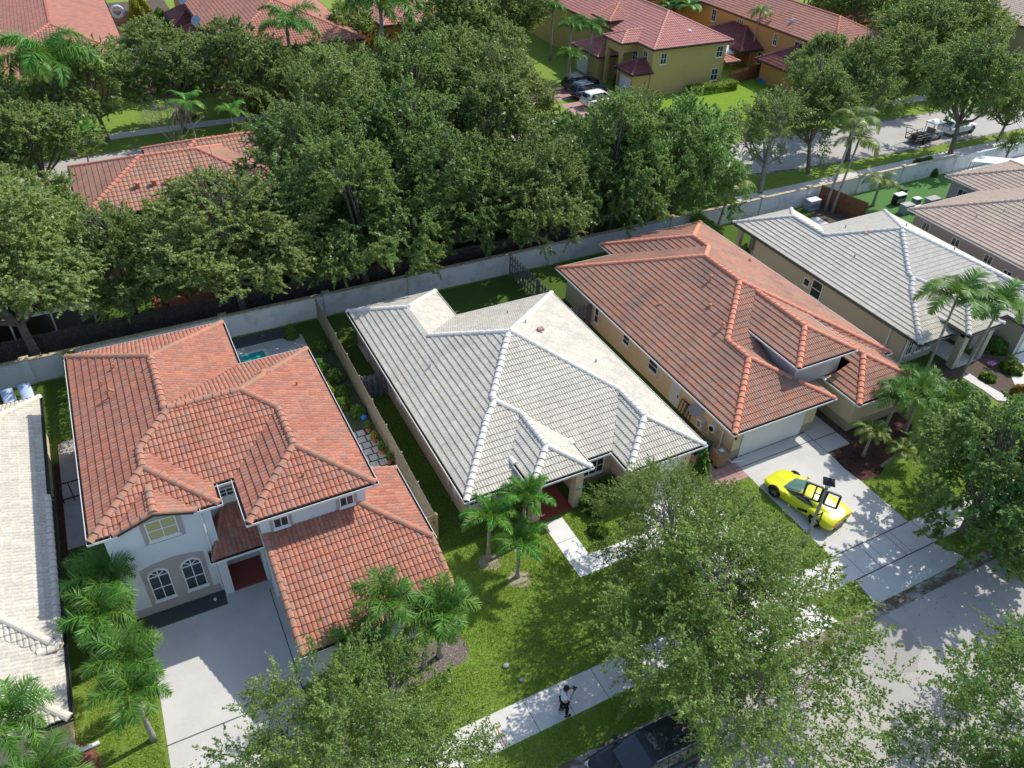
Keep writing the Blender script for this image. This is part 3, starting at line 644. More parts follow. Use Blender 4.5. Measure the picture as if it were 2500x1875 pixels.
fence((5.0, 129.2), (9.0, 128.2), 1.8, M_['wood'], 'far brown garden fence beside the large red roof in the top left', seed=14)
fence((9.4, 119.6), (9.6, 128.2), 1.8, M_['woodd'], 'dark side fence closing the small yard in the top left', seed=15)

# short grass blades and fallen leaves
def scatter(name, areas, dens, h, w, m, flat=False, seed=1, skip=()):
    g = np.random.default_rng(seed); P = []
    for x0, x1, y0, y1 in areas:
        n = int((x1 - x0) * (y1 - y0) * dens); P.append(np.stack([g.uniform(x0, x1, n), g.uniform(y0, y1, n)], 1))
    P = np.concatenate(P)
    for x0, x1, y0, y1 in skip: P = P[~((P[:, 0] > x0) & (P[:, 0] < x1) & (P[:, 1] > y0) & (P[:, 1] < y1))]
    if not flat:      # worn, thinner patches
        f = np.sin(P[:, 0] * 1.3 + 2 * np.sin(P[:, 1] * .7)) * np.cos(P[:, 1] * 1.1 + 1.5 * np.sin(P[:, 0] * .5)); P = P[g.uniform(size=len(P)) < .75 + .25 * f]
    n = len(P); a = g.uniform(0, 6.283, n); u = np.stack([np.cos(a), np.sin(a), np.zeros(n)], 1) * w / 2; b = np.concatenate([P, np.full((n, 1), .003 if not flat else .03)], 1)
    if flat: t = np.stack([-np.sin(a), np.cos(a), g.uniform(-.2, .2, n)], 1) * (h * g.uniform(.6, 1.3, n))[:, None]
    else: t = np.stack([g.normal(size=n) * .55, g.normal(size=n) * .55, np.ones(n)], 1) * (h * g.uniform(.5, 1.4, n))[:, None]
    V = np.stack([b - u, b + u, b + t + u * .25, b + t - u * .25], 1)
    f = .35 + .25 * np.sin(P[:, 0] * .9 + 1.7 * np.sin(P[:, 1] * .6)) * np.cos(P[:, 1] * .8)
    return tag(arrmesh(name, V.reshape(-1, 3), np.arange(n * 4).reshape(-1, 4), m, np.clip(f + g.uniform(-.3, .35, n), 0, 1)), kind='stuff')
LA = [(1.5, 14.95, 15.35, 25.2), (16.15, 19.75, 20.78, 24.4), (14.95, 19.75, 15.35, 19.65), (24.15, 27.05, 15.35, 21.5), (32.65, 41, 15.35, 18.6), (-6.6, -4.1, 15.35, 26), (-8, -4.7, 12.3, 13.7), (2.0, 19.2, 12.25, 13.7), (24.6, 26.9, 12.25, 13.7), (33.4, 41, 12.25, 13.7), (9.8, 11.4, 25.2, 36.8)]
scatter('grass', LA, 620, .07, .028, ML['blade'], seed=2, skip=[(1.45, 8.0, 19.6, 27), (3.6, 8.4, 17.9, 19.6), (11.0, 11.9, 22.3, 22.9), (11.8, 12.7, 20.7, 21.3)])
scatter('fallen_leaves', [(16, 34, 11.55, 12.25)], 60, .06, .05, ML['litter'], True, 3)
scatter('fallen_leaves', [(8, 40, 5, 15.3), (27.1, 32.6, 15, 18), (-4, 1.4, 15.4, 18)], 1.6, .06, .05, ML['litter'], True, 4)
# ---------------------------------------------------------------- houses
def fp(*p): return list(p)
# --- red two-storey house (left)
H = empty('house', (1, 32, 0), 'two-storey white house with a large terracotta tile roof and arched windows', 'house')
s = .38
UR = [dict(x=(-4.7, 3.15), y=(27.25, 39.8), z=5.75, s=s), dict(x=(-4.7, 6.7), y=(27.25, 35.45), z=5.75, s=s),
      dict(x=(-4.7, .33), y=(26.05, 33), z=5.75, s=s, sides='LRF', nosoffit=1), dict(x=(1.2, 6.7), y=(24.4, 33), z=5.75, s=s, sides='LRF'),
      dict(x=(-3.82, -.6), y=(26.0, 29.0), z=5.78, s=.36, sides='LR', nosoffit=1)]
roof(H, UR, MT['red'], MC['red'], M_['gutterw'])
MB().box(-4.65, -3.84, 26.1, 27.3, 5.535, 5.555).box(-.58, .28, 26.1, 27.6, 5.535, 5.555).build('soffit', M_['trim'], H)
roof(H, [dict(x=(1.68, 8.5), y=(19.62, 27.2), z=2.5, s=.36, sides='FR', zs={'R': 3.47}, nosoffit=1)], MT['red'], MC['red'], M_['gutterw'])
MB().box(1.75, 8.4, 19.7, 22.2, 2.30, 2.32).build('soffit', M_['trim'], H)
sw = MB(); P_ = [(20.1, 0), (27.0, 0), (27.0, 3.34), (22.4, 3.34), (20.1, 2.5)]
sw.add([(8.0, a, b) for a, b in P_] + [(8.12, a, b) for a, b in P_], [(4, 3, 2, 1, 0), (5, 6, 7, 8, 9)] + [(k, (k + 1) % 5, 5 + (k + 1) % 5, 5 + k) for k in range(5)])
sw.add([(6.31, 27.0, 0), (8.12, 27.0, 0), (8.12, 27.0, 3.34), (6.31, 27.0, 3.95), (6.31, 26.9, 0), (8.0, 26.9, 0), (8.0, 26.9, 3.34), (6.31, 26.9, 3.95)], [(0, 3, 2, 1), (4, 5, 6, 7)])
sw.build('side_wall', M_['white_stucco'], H)
walls(H, [(-4.3, 26.35), (-.1, 26.35), (-.1, 27.65), (1.62, 27.65), (1.62, 24.8), (6.3, 24.8), (6.3, 35.05), (2.75, 35.05), (2.75, 39.4), (-4.3, 39.4)], 0, 5.56, M_['white_stucco'])
MB().add([(-3.75, 26.34, 5.55), (-.67, 26.34, 5.55), (-2.21, 26.34, 6.27), (-3.75, 26.5, 5.55), (-.67, 26.5, 5.55), (-2.21, 26.5, 6.27)], [(0, 1, 2), (5, 4, 3), (0, 2, 5, 3), (1, 4, 5, 2)]).build('gable_wall', M_['white_stucco'], H)
walls(H, [(2.15, 20.1), (7.99, 20.1), (7.99, 24.79), (2.15, 24.79)], 0, 2.32, M_['white_stucco'], 'garage_wall')
lw = MB(); Q_ = [(20.1, 2.3), (24.79, 2.3), (24.79, 4.1), (20.1, 2.5)]; lw.add([(2.15, a, b) for a, b in Q_] + [(2.3, a, b) for a, b in Q_], [(0, 1, 2, 3), (7, 6, 5, 4), (2, 6, 7, 3), (0, 4, 5, 1)]); lw.build('side_wall', M_['white_stucco'], H)
MB().box(2.9, 7.3, 20.05, 20.09, .02, 2.1).build('garage_door', M_['garage'], H)
win(H, -2.08, 26.345, 4.5, 1.22, 1.12, 'F', 2, 2, trim=M_['mauve'], tw=.2, gm=M_['glassy'])
tr = MB(); tr.add([(-3.5, 26.335, .5), (-.84, 26.335, .5), (-.84, 26.335, 2.92), (-1.4, 26.335, 3.1), (-2.15, 26.335, 3.18), (-2.9, 26.335, 3.1), (-3.5, 26.335, 2.92)], [tuple(range(7))])
tr.v += [(x, 26.36, z) for x, y, z in tr.v]; tr.f += [(i, 7 + i, 7 + (i + 1) % 7, (i + 1) % 7) for i in range(7)]
tr.build('arched_surround', M_['mauve'], H); MB().box(-4.32, -.09, 26.32, 26.36, 0, .5).build('plinth', M_['mauve'], H)
for cx in (-2.85, -1.47): win(H, cx, 26.33, .78, .88, 1.58, 'F', 2, 2, arch=True)
win(H, .76, 27.645, 4.5, .66, .5, 'F', 2, 2, trim=M_['mauve'], tw=.08)
for cx in (2.5, 5.42): win(H, cx, 24.795, 4.52, .66, .62, 'F', 2, 1, trim=M_['mauve'], tw=.15)
# entry
walls(H, [(-.44, 25.98), (-.04, 25.98), (-.04, 26.34), (-.44, 26.34)], 0, 2.55, M_['white_stucco'], 'entry_column')
walls(H, [(1.48, 25.98), (1.61, 25.98), (1.61, 27.64), (1.48, 27.64)], 0, 2.55, M_['white_stucco'], 'entry_column')
ar = MB(); N = 8
for i in range(N):
    a0 = math.pi * i / N; a1 = math.pi * (i + 1) / N; X = lambda a: .72 - .76 * math.cos(a); Z = lambda a: 2.1 + .42 * math.sin(a)
    ar.obox(((X(a0) + X(a1)) / 2, 26.06, (min(Z(a0), Z(a1)) + 2.72) / 2), ((X(a1) - X(a0)) / 2, 0, 0), (0, .08, 0), (0, 0, (2.72 - min(Z(a0), Z(a1))) / 2))
ar.build('entry_arch', M_['white_stucco'], H)
MB().box(-.03, 1.47, 26.0, 27.64, .01, .05).build('porch_floor', M_['redfloor'], H)
door(H, .72, 27.64, .05, 1.45, 2.2, 'F', panels=(2, 3), handle=False); dr = children(H)[-1]
ho = [o for o in bpy.data.objects if o.name.startswith('door') and o.parent == H][0]
for hx in (.62, .82): MB().bar((hx, 27.58, 1.0), (hx, 27.58, 1.4), .05, .05).build('handle', M_['black'], ho)
roof(H, [dict(x=(-.55, 1.66), y=(25.7, 27.6), z=2.78, s=.62, sides='FL', sl={'L': 1.2}, nosoffit=1)], MT['red'], MC['red'], M_['trim'], capr=.1)
MB().tube([(-.5, 26.26, .1), (-.5, 26.26, 5.5)], .04, 8).build('downspout', M_['trim'], H)
MB().tube([(8.18, 20.05, .1), (8.18, 20.05, 2.4)], .04, 8).build('downspout', M_['trim'], H)
for x, y, z in ((-3.2, 35.6, 6.4), (-.9, 35.0, 7.3), (-2.5, 36.5, 6.6), (5.3, 31.8, 6.3), (3.9, 25.6, 6.2)): pipe_vent(H, x, y, z, .28, .05, M_['terra'])
gv = MB(); gv.tube([(-3.0, 34.4, 6.4), (-3.0, 34.4, 6.85), (-2.85, 34.3, 6.95), (-2.7, 34.25, 6.85)], .07, 8); gv.build('roof_vent', MC['red'], H)

# --- white tiled bungalow plan, used by two houses
def bungalow(dx, label, tm, cm, gut, wallm, wallm2, loc, trim):
    X = lambda a: a + dx
    H = empty('house', (X(loc[0]), loc[1], 0), label, 'house')
    RR = [dict(x=(X(11.1), X(24.3)), y=(24.45, 39.5), z=2.55, s=.43, sl={'F': .33}),
          dict(x=(X(11.1), X(17.2)), y=(30, 42.9), z=2.55, s=.43, sides='LRB'),
          dict(x=(X(11.1), X(18.6)), y=(25.3, 34), z=2.55, s=.43, sides='LRF'),
          dict(x=(X(19.5), X(24.3)), y=(22.75, 33), z=2.55, s=.43, sides='LRF'),
          dict(x=(X(14.2), X(17.6)), y=(23.5, 31), z=3.0, s=.43, sides='LRF')]
    roof(H, RR, tm, cm, gut, .15, .37, .035, nseg=3, fas=M_['dark'])
    walls(H, [(X(a), b) for a, b in [(11.45, 25.65), (14.6, 25.65), (14.6, 26.3), (17.5, 26.3), (17.5, 24.85), (19.9, 24.85), (19.9, 23.15), (23.9, 23.15), (23.9, 39.0), (16.8, 39.0), (16.8, 40.4), (11.45, 40.4)]], 0, 2.36, wallm)
    walls(H, [(X(14.75), 26.0), (X(17.1), 26.0), (X(17.1), 28.5), (X(14.75), 28.5)], 2.3, 2.85, wallm, 'porch_wall')
    for a in (11.45, 13.0, 16.4): MB().box(X(a), X(a) + .35, 42.15, 42.5, 0, 2.36).build('patio_column', wallm, H)
    MB().box(X(11.4), X(16.9), 40.42, 42.55, .016, .05).build('patio_floor', M_['walk'], H)
    for a in (14.5, 16.95): MB().box(X(a), X(a) + .45, 23.75, 24.25, 0, 2.78).build('porch_column', wallm, H)
    MB().box(X(14.5), X(17.4), 23.85, 24.2, 2.45, 2.8).build('porch_beam', wallm, H)
    MB().box(X(14.97), X(16.93), 23.7, 26.28, .026, .06).build('porch_floor', M_['redfloor'] if dx == 0 else M_['walk'], H)
    for a, w in ((12.07, .56), (13.02, .56), (13.97, .56)): win(H, X(a), 25.645, .7, w, 1.4, 'F', 2, 2, name='window')
    win(H, X(18.7), 24.845, .85, 1.35, 1.05, 'F', 3, 2)
    door(H, X(15.75), 26.295, .06, .85, 2.0, 'F')
    gd = MB(); gd.box(X(20.35), X(23.15), 23.11, 23.14, .02, 1.95)
    for j in range(4): gd.box(X(20.38), X(23.12), 23.095, 23.112, .06 + j * .48, .5 + j * .48)
    gd.build('garage_door', M_['garage'], H)
    win(H, X(11.445), 34.6, 1.2, .6, .6, 'L', 1, 1, name='window'); 
    MB().tube([(X(11.5), 25.55, .1), (X(11.5), 25.55, 2.35)], .04, 8).build('downspout', wallm2, H)
    MB().tube([(X(11.38), 26.9, .1), (X(11.38), 26.9, 2.35)], .04, 8).build('downspout', wallm2, H)
    MB().tube([(X(19.82), 23.1, .1), (X(19.82), 23.1, 2.35)], .04, 8).build('downspout', wallm2, H)
    return H
WH = bungalow(0, 'peach single-storey house with a cream white tile roof and red porch floor', MT['white'], MC['white'], M_['trim'], M_['peach'], M_['peach'], (17.7, 32), None)
fi = MB(); fi.ell((17.16, 23.70, 1.42), (.22, .03, .09), 10, 6); fi.add([(17.36, 23.70, 1.42), (17.5, 23.69, 1.53), (17.5, 23.69, 1.31), (17.36, 23.72, 1.42), (17.5, 23.72, 1.53), (17.5, 23.72, 1.31)], [(0, 2, 1), (3, 4, 5), (0, 1, 4, 3), (1, 2, 5, 4), (2, 0, 3, 5)])
fi.build('wall_plaque', M_['teal'], WH)
MB().box(11.3, 11.44, 26.2, 26.6, 1.0, 1.7).box(11.36, 11.44, 27.2, 27.4, .9, 1.5).build('meter_box', M_['pale'], WH)
for x, y, z in ((13.2, 34.0, 3.5), (19.6, 36.9, 3.7), (19.4, 34.2, 4.7), (22.1, 30.4, 3.55)): pipe_vent(WH, x, y, z, .22, .05)
MB().box(19.8, 20.15, 33.2, 33.5, 4.55, 4.7).build('roof_vent', M_['paver'], WH)
RH = bungalow(31.75, 'beige single-storey house with a grey white tile roof behind the feathery palms', MT['grey'], MC['grey'], M_['dark'], M_['beige_st'], M_['trim'], (17.7, 32), None)
win(RH, 43.195, 33.6, .75, 1.0, 1.35, 'L', 1, 2)
for x, y, z in ((45.6, 33.2, 3.8), (48.6, 37.0, 3.75), (51.9, 34.4, 4.4), (53.4, 31.0, 3.8)): pipe_vent(RH, x, y, z, .22, .05, M_['dish'])
MB().bar((47.6, 34.3, 4.7), (48.2, 34.8, 4.75), .25, .04).build('roof_patch', MC['rose'], RH)

# --- brown roof house
BH = empty('house', (33, 32, 0), 'single-storey cream house with a mottled brown and red tile roof beside the yellow car', 'house')
RR = [dict(x=(26.35, 40.4), y=(24.7, 42.25), z=2.55, s=.43), dict(x=(31.1, 40.4), y=(35, 44.0), z=2.55, s=.43, sides='LRB'),
      dict(x=(26.35, 33.7), y=(22.75, 32), z=2.55, s=.43, sides='LRF'), dict(x=(34.6, 39.75), y=(21.7, 31), z=2.55, s=.43, sides='LRF'),
      dict(x=(31.85, 36.25), y=(24.3, 33), z=4.25, s=.43, sides='LRF')]
roof(BH, RR, MT['brown'], MC['brown'], M_['trim'], .15, .37, .035, nseg=3, fas=M_['dark'])
walls(BH, [(26.95, 23.2), (33.15, 23.2), (33.15, 25.2), (35.0, 25.2), (35.0, 22.15), (39.3, 22.15), (39.3, 25.1), (40.0, 25.1), (40.0, 43.5), (31.6, 43.5), (31.6, 41.8), (26.95, 41.8)], 0, 2.36, M_['cream_st'])
walls(BH, [(32.25, 24.75), (35.9, 24.75), (35.9, 29.5), (32.25, 29.5)], 2.45, 4.06, M_['pale'], 'entry_wall')
walls(BH, [(33.16, 24.8), (33.5, 24.8), (33.5, 25.2), (33.16, 25.2)], 0, 2.44, M_['cream_st'], 'entry_column')
MB().box(26.93, 33.17, 23.18, 25.1, 0, .62).box(34.98, 39.32, 22.13, 25.2, 0, .62).build('plinth', M_['olive_st'], BH)
MB().box(27.55, 32.2, 23.14, 23.19, .02, 1.95).build('garage_door', M_['garage'], BH)
for y, z, h, w in ((37.6, .55, 1.2, .5), (34.0, 1.05, .7, .75), (30.95, .95, .85, .95)): win(BH, 26.945, y, z, w, h, 'L', 1, 2, trim=M_['pale'], tw=.12)
door(BH, 26.945, 28.55, .05, .95, 1.95, 'L')
MB().tube([(26.88, 24.05, .1), (26.88, 24.05, 2.3)], .05, 8).tube([(26.85, 23.3, .08), (26.9, 22.9, .06), (27.6, 22.7, .06)], .06, 8).build('downspout', M_['trim'], BH)
for x, y in ((26.9, 23.15), (33.2, 23.3)): MB().ell((x, y - .1, 1.75), (.07, .07, .11)).build('wall_lamp', M_['black'], BH)
for x, y, z, h in ((32.2, 33.1, 5.05, .45), (30.3, 29.3, 4.25, .45), (30.9, 31.3, 4.5, .2), (29.0, 33.8, 3.7, .15), (38.9, 36.5, 3.2, .2)):
    MB().tube([(x, y, z - .1), (x, y, z + h)], .07, 8).lathe([(.12, h - .05), (.12, h + .02), (.03, h + .09)], (x, y, z), 8).build('roof_vent', MC['brown'], BH)
def dishobj(house, c, dirv, r=.35, m=None, arm=True, name='satellite_dish', label=None, group=None):
    c = Vector(c); d = Vector(dirv).normalized(); s_ = d.orthogonal().normalized(); t = d.cross(s_); mb = MB(); vs = []; fs = []; n = 16
    for i, rr in enumerate((.02, .5, 1.0)):
        for k in range(n): a = 6.2832 * k / n; vs.append(c + (s_ * math.cos(a) + t * math.sin(a)) * r * rr + d * (rr * rr * .18 * r))
    for k in range(n): vs.append(c + (s_ * math.cos(6.2832 * k / n) + t * math.sin(6.2832 * k / n)) * r * .97 + d * (.18 * r - .03))
    for i in range(3):
        for k in range(n): fs.append((i * n + k, i * n + (k + 1) % n, (i + 1) * n + (k + 1) % n, (i + 1) * n + k))
    fs.append(tuple(range(n)))
    mb.add(vs, fs)
    if house is None:
        o = empty(name, c, label, 'satellite dish', group); mb.build('reflector', m or M_['dish'], o)
        a = MB(); a.bar(c - t * r * .8, c + d * r * 1.1, .03); a.bar(c - d * .02, c - d * .25 - Vector((0, 0, .3)), .04); a.bar(c + d * r * 1.05, c + d * r * 1.3, .07); a.build('arm', M_['steel'], o); return o
dishobj(None, (26.6, 26.2, 1.55), (-.5, -.45, .45), .42, M_['dish'], label='round grey dish on the cream side wall of the brown-roofed house')

# --- beige house on the right edge
EH = empty('house', (65, 31, 0), 'beige pink house with a tan tile roof at the right edge of the photo', 'house')
roof(EH, [dict(x=(57.9, 73), y=(20, 38.6), z=2.75, s=.40), dict(x=(66.7, 75.5), y=(30, 42.1), z=2.75, s=.38, sides='LRB')], MT['tan'], MC['tan'], M_['trim'])
walls(EH, [(58.35, 20.5), (72.6, 20.5), (72.6, 31), (75.1, 31), (75.1, 41.7), (67.1, 41.7), (67.1, 38.2), (58.35, 38.2)], 0, 2.56, M_['pink_st'])
for y in (36.9, 34.0, 31.0, 29.2): win(EH, 58.345, y, .9, .75, 1.3 if y > 30 else .9, 'L', 2, 2)
win(EH, 67.095, 40.3, .9, 1.0, 1.2, 'L', 2, 2)
for x, y, z in ((61.6, 33.2, 4.2), (60.0, 34.2, 3.6), (61.2, 31.2, 4.05)): pipe_vent(EH, x, y, z, .3, .05)

# --- pale house on the left edge
LH = empty('house', (-11, 30, 0), 'house with a pale cream tile roof cut off by the left edge of the photo', 'house')
roof(LH, [dict(x=(-17.5, -6.8), y=(24.0, 41.2), z=2.75, s=.36), dict(x=(-17.2, -6.7), y=(20.8, 33), z=2.5, s=.30, sides='LRF')], MT['cream'], MC['cream'], M_['dark'])
walls(LH, [(-17, 21.3), (-7.15, 21.3), (-7.15, 40.8), (-17, 40.8)], 0, 2.32, M_['peach'])

# --- hidden houses of the second row (roofs glimpsed between the trees)
def block(label, rects, tm, cm, poly, ztop, wm, wins=(), cw=.3, ce=.42, gut=None, loc=None, capr=.16, gat=None, name='house'):
    cx = sum(p[0] for p in poly) / len(poly); cy = sum(p[1] for p in poly) / len(poly)
    H = empty(name, (cx, cy, 0), label, 'house')
    roof(H, rects, MT[tm], MC[cm], gut or M_['dark'], cw, ce, .05, .035, 3, capr)
    walls(H, poly, 0, ztop, wm)
    for w in wins: win(H, *w)
    return H
MH = block('red-roofed house with three small roof vents seen between the trees in the left middle', [dict(x=(-3.0, 10.8), y=(57.0, 66.8), z=5.2, s=.4), dict(x=(2.5, 16), y=(61, 68.5), z=5.2, s=.4)], 'brown', 'clay', [(-2.5, 57.5), (10.3, 57.5), (10.3, 61.5), (15.5, 61.5), (15.5, 68), (3, 68), (3, 66.3), (-2.5, 66.3)], 5.0, M_['yellow_st'], [(1.5, 57.495, 3.2, 1.0, 1.1, 'F'), (6, 57.495, 3.2, 1.0, 1.1, 'F'), (2, 57.495, .8, 1.2, 1.2, 'F')])
for x in (1.2, 2.3, 3.3): MB().box(x - .13, x + .13, 58.9, 59.15, 5.8, 6.35).lathe([(.2, 6.36), (.2, 6.45), (.05, 6.5)], (x, 59.02, 0), 8).build('roof_vent', MC['clay'], MH)
block('yellow-walled house almost hidden under the trees at the left edge', [dict(x=(-22, -7.5), y=(57, 68), z=5.2, s=.4)], 'clay', 'clay', [(-21.5, 57.5), (-8, 57.5), (-8, 67.5), (-21.5, 67.5)], 5.0, M_['yellow_st'], [(-12, 57.495, 3, 1, 1.1, 'F')])
block('red-roofed house glimpsed through the dense trees in the centre', [dict(x=(16.5, 31), y=(58.5, 69), z=5.2, s=.4)], 'clay', 'clay', [(17, 59), (30.5, 59), (30.5, 68.5), (17, 68.5)], 5.0, M_['orange_st'], [(22, 58.995, 3, 1, 1.1, 'F')])
block('low red lean-to roof over a yard behind the dark fence', [dict(x=(5.0, 9.0), y=(52.2, 56.8), z=2.6, s=.3)], 'clay', 'clay', [(5.3, 54), (8.7, 54), (8.7, 56.6), (5.3, 56.6)], 2.4, M_['yellow_st'])
# --- yellow two-storey house
YH = block('yellow two-storey house with a rose tile hip roof beside the bright lawn', [dict(x=(58.1, 69.6), y=(76.3, 108), z=5.5, s=.42), dict(x=(55.9, 66), y=(79.6, 83.6), z=5.5, s=.42, sides='LFB')], 'rose', 'rose',
    [(58.5, 76.75), (69.2, 76.75), (69.2, 107.5), (58.5, 107.5)], 5.3, M_['yellow_st'],
    [(60.0, 76.745, 3.6, .85, 1.25, 'F', 2, 2), (68.2, 76.745, 3.6, .95, 1.3, 'F', 2, 2), (68.0, 76.745, .9, 1.05, 1.4, 'F', 2, 2), (58.495, 78.2, 3.6, .85, 1.25, 'L', 2, 2), (58.495, 80.2, 3.2, 1.0, 1.2, 'L', 2, 2), (58.495, 89, .8, 1.0, 1.6, 'L', 2, 2)])
yw = walls(YH, [(56.3, 80.1), (58.49, 80.1), (58.49, 83.3), (56.3, 83.3)], 4.3, 5.3, M_['yellow_st'], 'porch_wall')
for a, b in ((56.3, 80.1), (56.3, 82.9)): MB().box(a, a + .4, b, b + .4, 0, 4.3).build('porch_column', M_['yellow_st'], YH)
roof(YH, [dict(x=(55.6, 58.5), y=(76.4, 80.0), z=2.9, s=.6, sides='LFB')], MT['maroon'], MC['maroon'], M_['dark'], .3, .42, .05, .035, 3)
walls(YH, [(56.1, 76.9), (58.49, 76.9), (58.49, 79.6), (56.1, 79.6)], 0, 2.7, M_['yellow_st'], 'garage_wall')
MB().box(56.05, 56.09, 77.2, 79.4, .05, 2.2).build('garage_door', M_['garage'], YH)
roof(YH, [dict(x=(58.6, 63.6), y=(85.6, 89.4), z=6.3, s=.35, sides='LFB')], MT['clay'], MC['clay'], M_['dark'], .3, .42, .05, .035, 3, nc_ := .14) if False else roof(YH, [dict(x=(57.9, 62.6), y=(85.6, 89.4), z=6.35, s=.28, sides='LF')], MT['clay'], MC['clay'], M_['dark'], .3, .42, .05, .035, 3)
roof(YH, [dict(x=(55.6, 58.4), y=(83.8, 90), z=2.9, s=.5, sides='LFB')], MT['rose'], MC['rose'], M_['dark'], .3, .42, .05, .035, 3)
walls(YH, [(56.0, 84.2), (58.49, 84.2), (58.49, 89.6), (56.0, 89.6)], 0, 2.7, M_['yellow_st'], 'garage_wall'); MB().box(55.95, 55.99, 86.6, 89, .05, 2.2).build('garage_door', M_['garage'], YH)
roof(YH, [dict(x=(69.3, 71.4), y=(76.4, 84), z=2.9, s=.4, sides='RFB')], MT['rose'], MC['rose'], M_['dark'], .3, .42, .05, .035, 3)
MB().lathe([(.25, 0), (.22, .2), (.05, .26)], (64.6, 78.5, 6.35), 10).build('roof_vent', M_['plast'], YH)
# --- long orange house
OH = block('long orange two-storey house with a clay tile roof at the top right', [dict(x=(77.9, 88.2), y=(68.2, 108), z=5.6, s=.42), dict(x=(84, 94), y=(69, 77), z=4.2, s=.4, sides='RFB')], 'clay', 'clay',
    [(78.35, 68.7), (87.8, 68.7), (87.8, 107.5), (78.35, 107.5)], 5.4, M_['orange_st'],
    [(78.345, 74.2, 3.5, 1.5, 1.5, 'L', 2, 1), (78.345, 78.3, 3.6, .7, 1.4, 'L', 2, 2), (78.345, 85.2, 3.6, 1.3, 1.5, 'L', 3, 1), (78.345, 90.6, 3.6, .9, 1.5, 'L', 2, 2), (78.345, 80.2, .8, 1.0, 1.4, 'L', 2, 2)])
roof(OH, [dict(x=(74.6, 78.35), y=(80.0, 90), z=2.7, s=.5, sides='LFB')], MT['maroon'], MC['maroon'], M_['dark'], .3, .42, .05, .035, 3)
roof(OH, [dict(x=(74.6, 78.35), y=(70.5, 77.2), z=2.7, s=.6, sides='LFB')], MT['maroon'], MC['maroon'], M_['dark'], .3, .42, .05, .035, 3)
walls(OH, [(75.4, 71), (78.34, 71), (78.34, 76.8), (75.4, 76.8)], 0, 2.5, M_['orange_st'], 'porch_wall')
walls(OH, [(76.4, 83), (78.34, 83), (78.34, 89.6), (76.4, 89.6)], 0, 2.5, M_['orange_st'], 'porch_wall')
for x, y in ((79.6, 77.5), (80.2, 77.9), (80.6, 73.5)): MB().box(x - .15, x + .15, y - .15, y + .15, 6.1, 6.7).build('roof_vent', M_['dish'], OH)
dishobj(None, (78.0, 69.9, 5.6), (-.6, -.5, .5), .5, M_['dish'], label='white dish on the corner eave of the long orange house')
# --- top left and top middle houses
block('large flat-looking terracotta roof with stepped eaves in the top left corner', [dict(x=(-9, 4.6), y=(99, 140), z=4.2, s=.3), dict(x=(-26, -6), y=(93.5, 112), z=4.2, s=.35)], 'clay', 'clay', [(-8.6, 99.5), (4.2, 99.5), (4.2, 139), (-8.6, 139)], 4.0, M_['orange_st'], ())
T2 = block('orange house with a ridged red roof at the top left, by the dark side yard', [dict(x=(13.2, 29), y=(91.5, 132), z=5.5, s=.38)], 'clay', 'clay', [(13.8, 92), (28.5, 92), (28.5, 131), (13.8, 131)], 5.3, M_['orange_st'], [(13.795, 96, 3.4, 1, 1.2, 'L')])
roof(T2, [dict(x=(11.2, 13.79), y=(96, 101), z=3.4, s=.6, sides='LFB')], MT['maroon'], MC['maroon'], M_['dark'], .3, .42, .05, .035, 3)
roof(T2, [dict(x=(11.2, 13.79), y=(103, 110), z=3.4, s=.6, sides='LFB')], MT['maroon'], MC['maroon'], M_['dark'], .3, .42, .05, .035, 3)
roof(T2, [dict(x=(11.2, 13.79), y=(112, 119), z=3.4, s=.6, sides='LFB')], MT['maroon'], MC['maroon'], M_['dark'], .3, .42, .05, .035, 3)
dishobj(None, (13.0, 104.3, 5.7), (-.5, -.6, .5), .6, label='lower white dish at the eave of the orange house in the top left')
dishobj(None, (13.2, 114.3, 5.8), (-.5, -.6, .5), .6, label='upper white dish on the orange house, at the top edge of the photo')
dishobj(None, (4.9, 103.5, 4.6), (-.2, -.9, .4), .5, label='grey dish on the edge of the large terracotta roof in the top left')
block('distant orange house behind the palms at the top edge left of centre', [dict(x=(33, 44), y=(97, 112), z=5.2, s=.38)], 'rose', 'rose', [(33.5, 97.5), (43.5, 97.5), (43.5, 111.5), (33.5, 111.5)], 5.0, M_['orange_st'], [(36, 97.495, 3.2, 1, 1.2, 'F')])
block('orange house joined to the back of the yellow house at the top edge', [dict(x=(72.3, 84), y=(98, 118), z=5.2, s=.38)], 'clay', 'clay', [(72.8, 98.5), (76.9, 98.5), (76.9, 117), (72.8, 117)], 5.0, M_['orange_st'], [(72.795, 101, 3.2, 1, 1.2, 'L')])
block('small clay-roofed house past the long orange house at the top right', [dict(x=(96, 106), y=(84, 94), z=3.2, s=.38)], 'clay', 'clay', [(96.5, 84.5), (105.5, 84.5), (105.5, 93.5), (96.5, 93.5)], 3.0, M_['orange_st'], ())
block('brown house corner at the right edge near the top', [dict(x=(113, 128), y=(66, 84), z=5.2, s=.38)], 'tan', 'tan', [(113.5, 66.5), (127.5, 66.5), (127.5, 83.5), (113.5, 83.5)], 5.0, M_['olive_st'], [(113.495, 72, 3.2, 1.2, 1.4, 'L'), (113.495, 76, 1, 1.2, 1.4, 'L')])
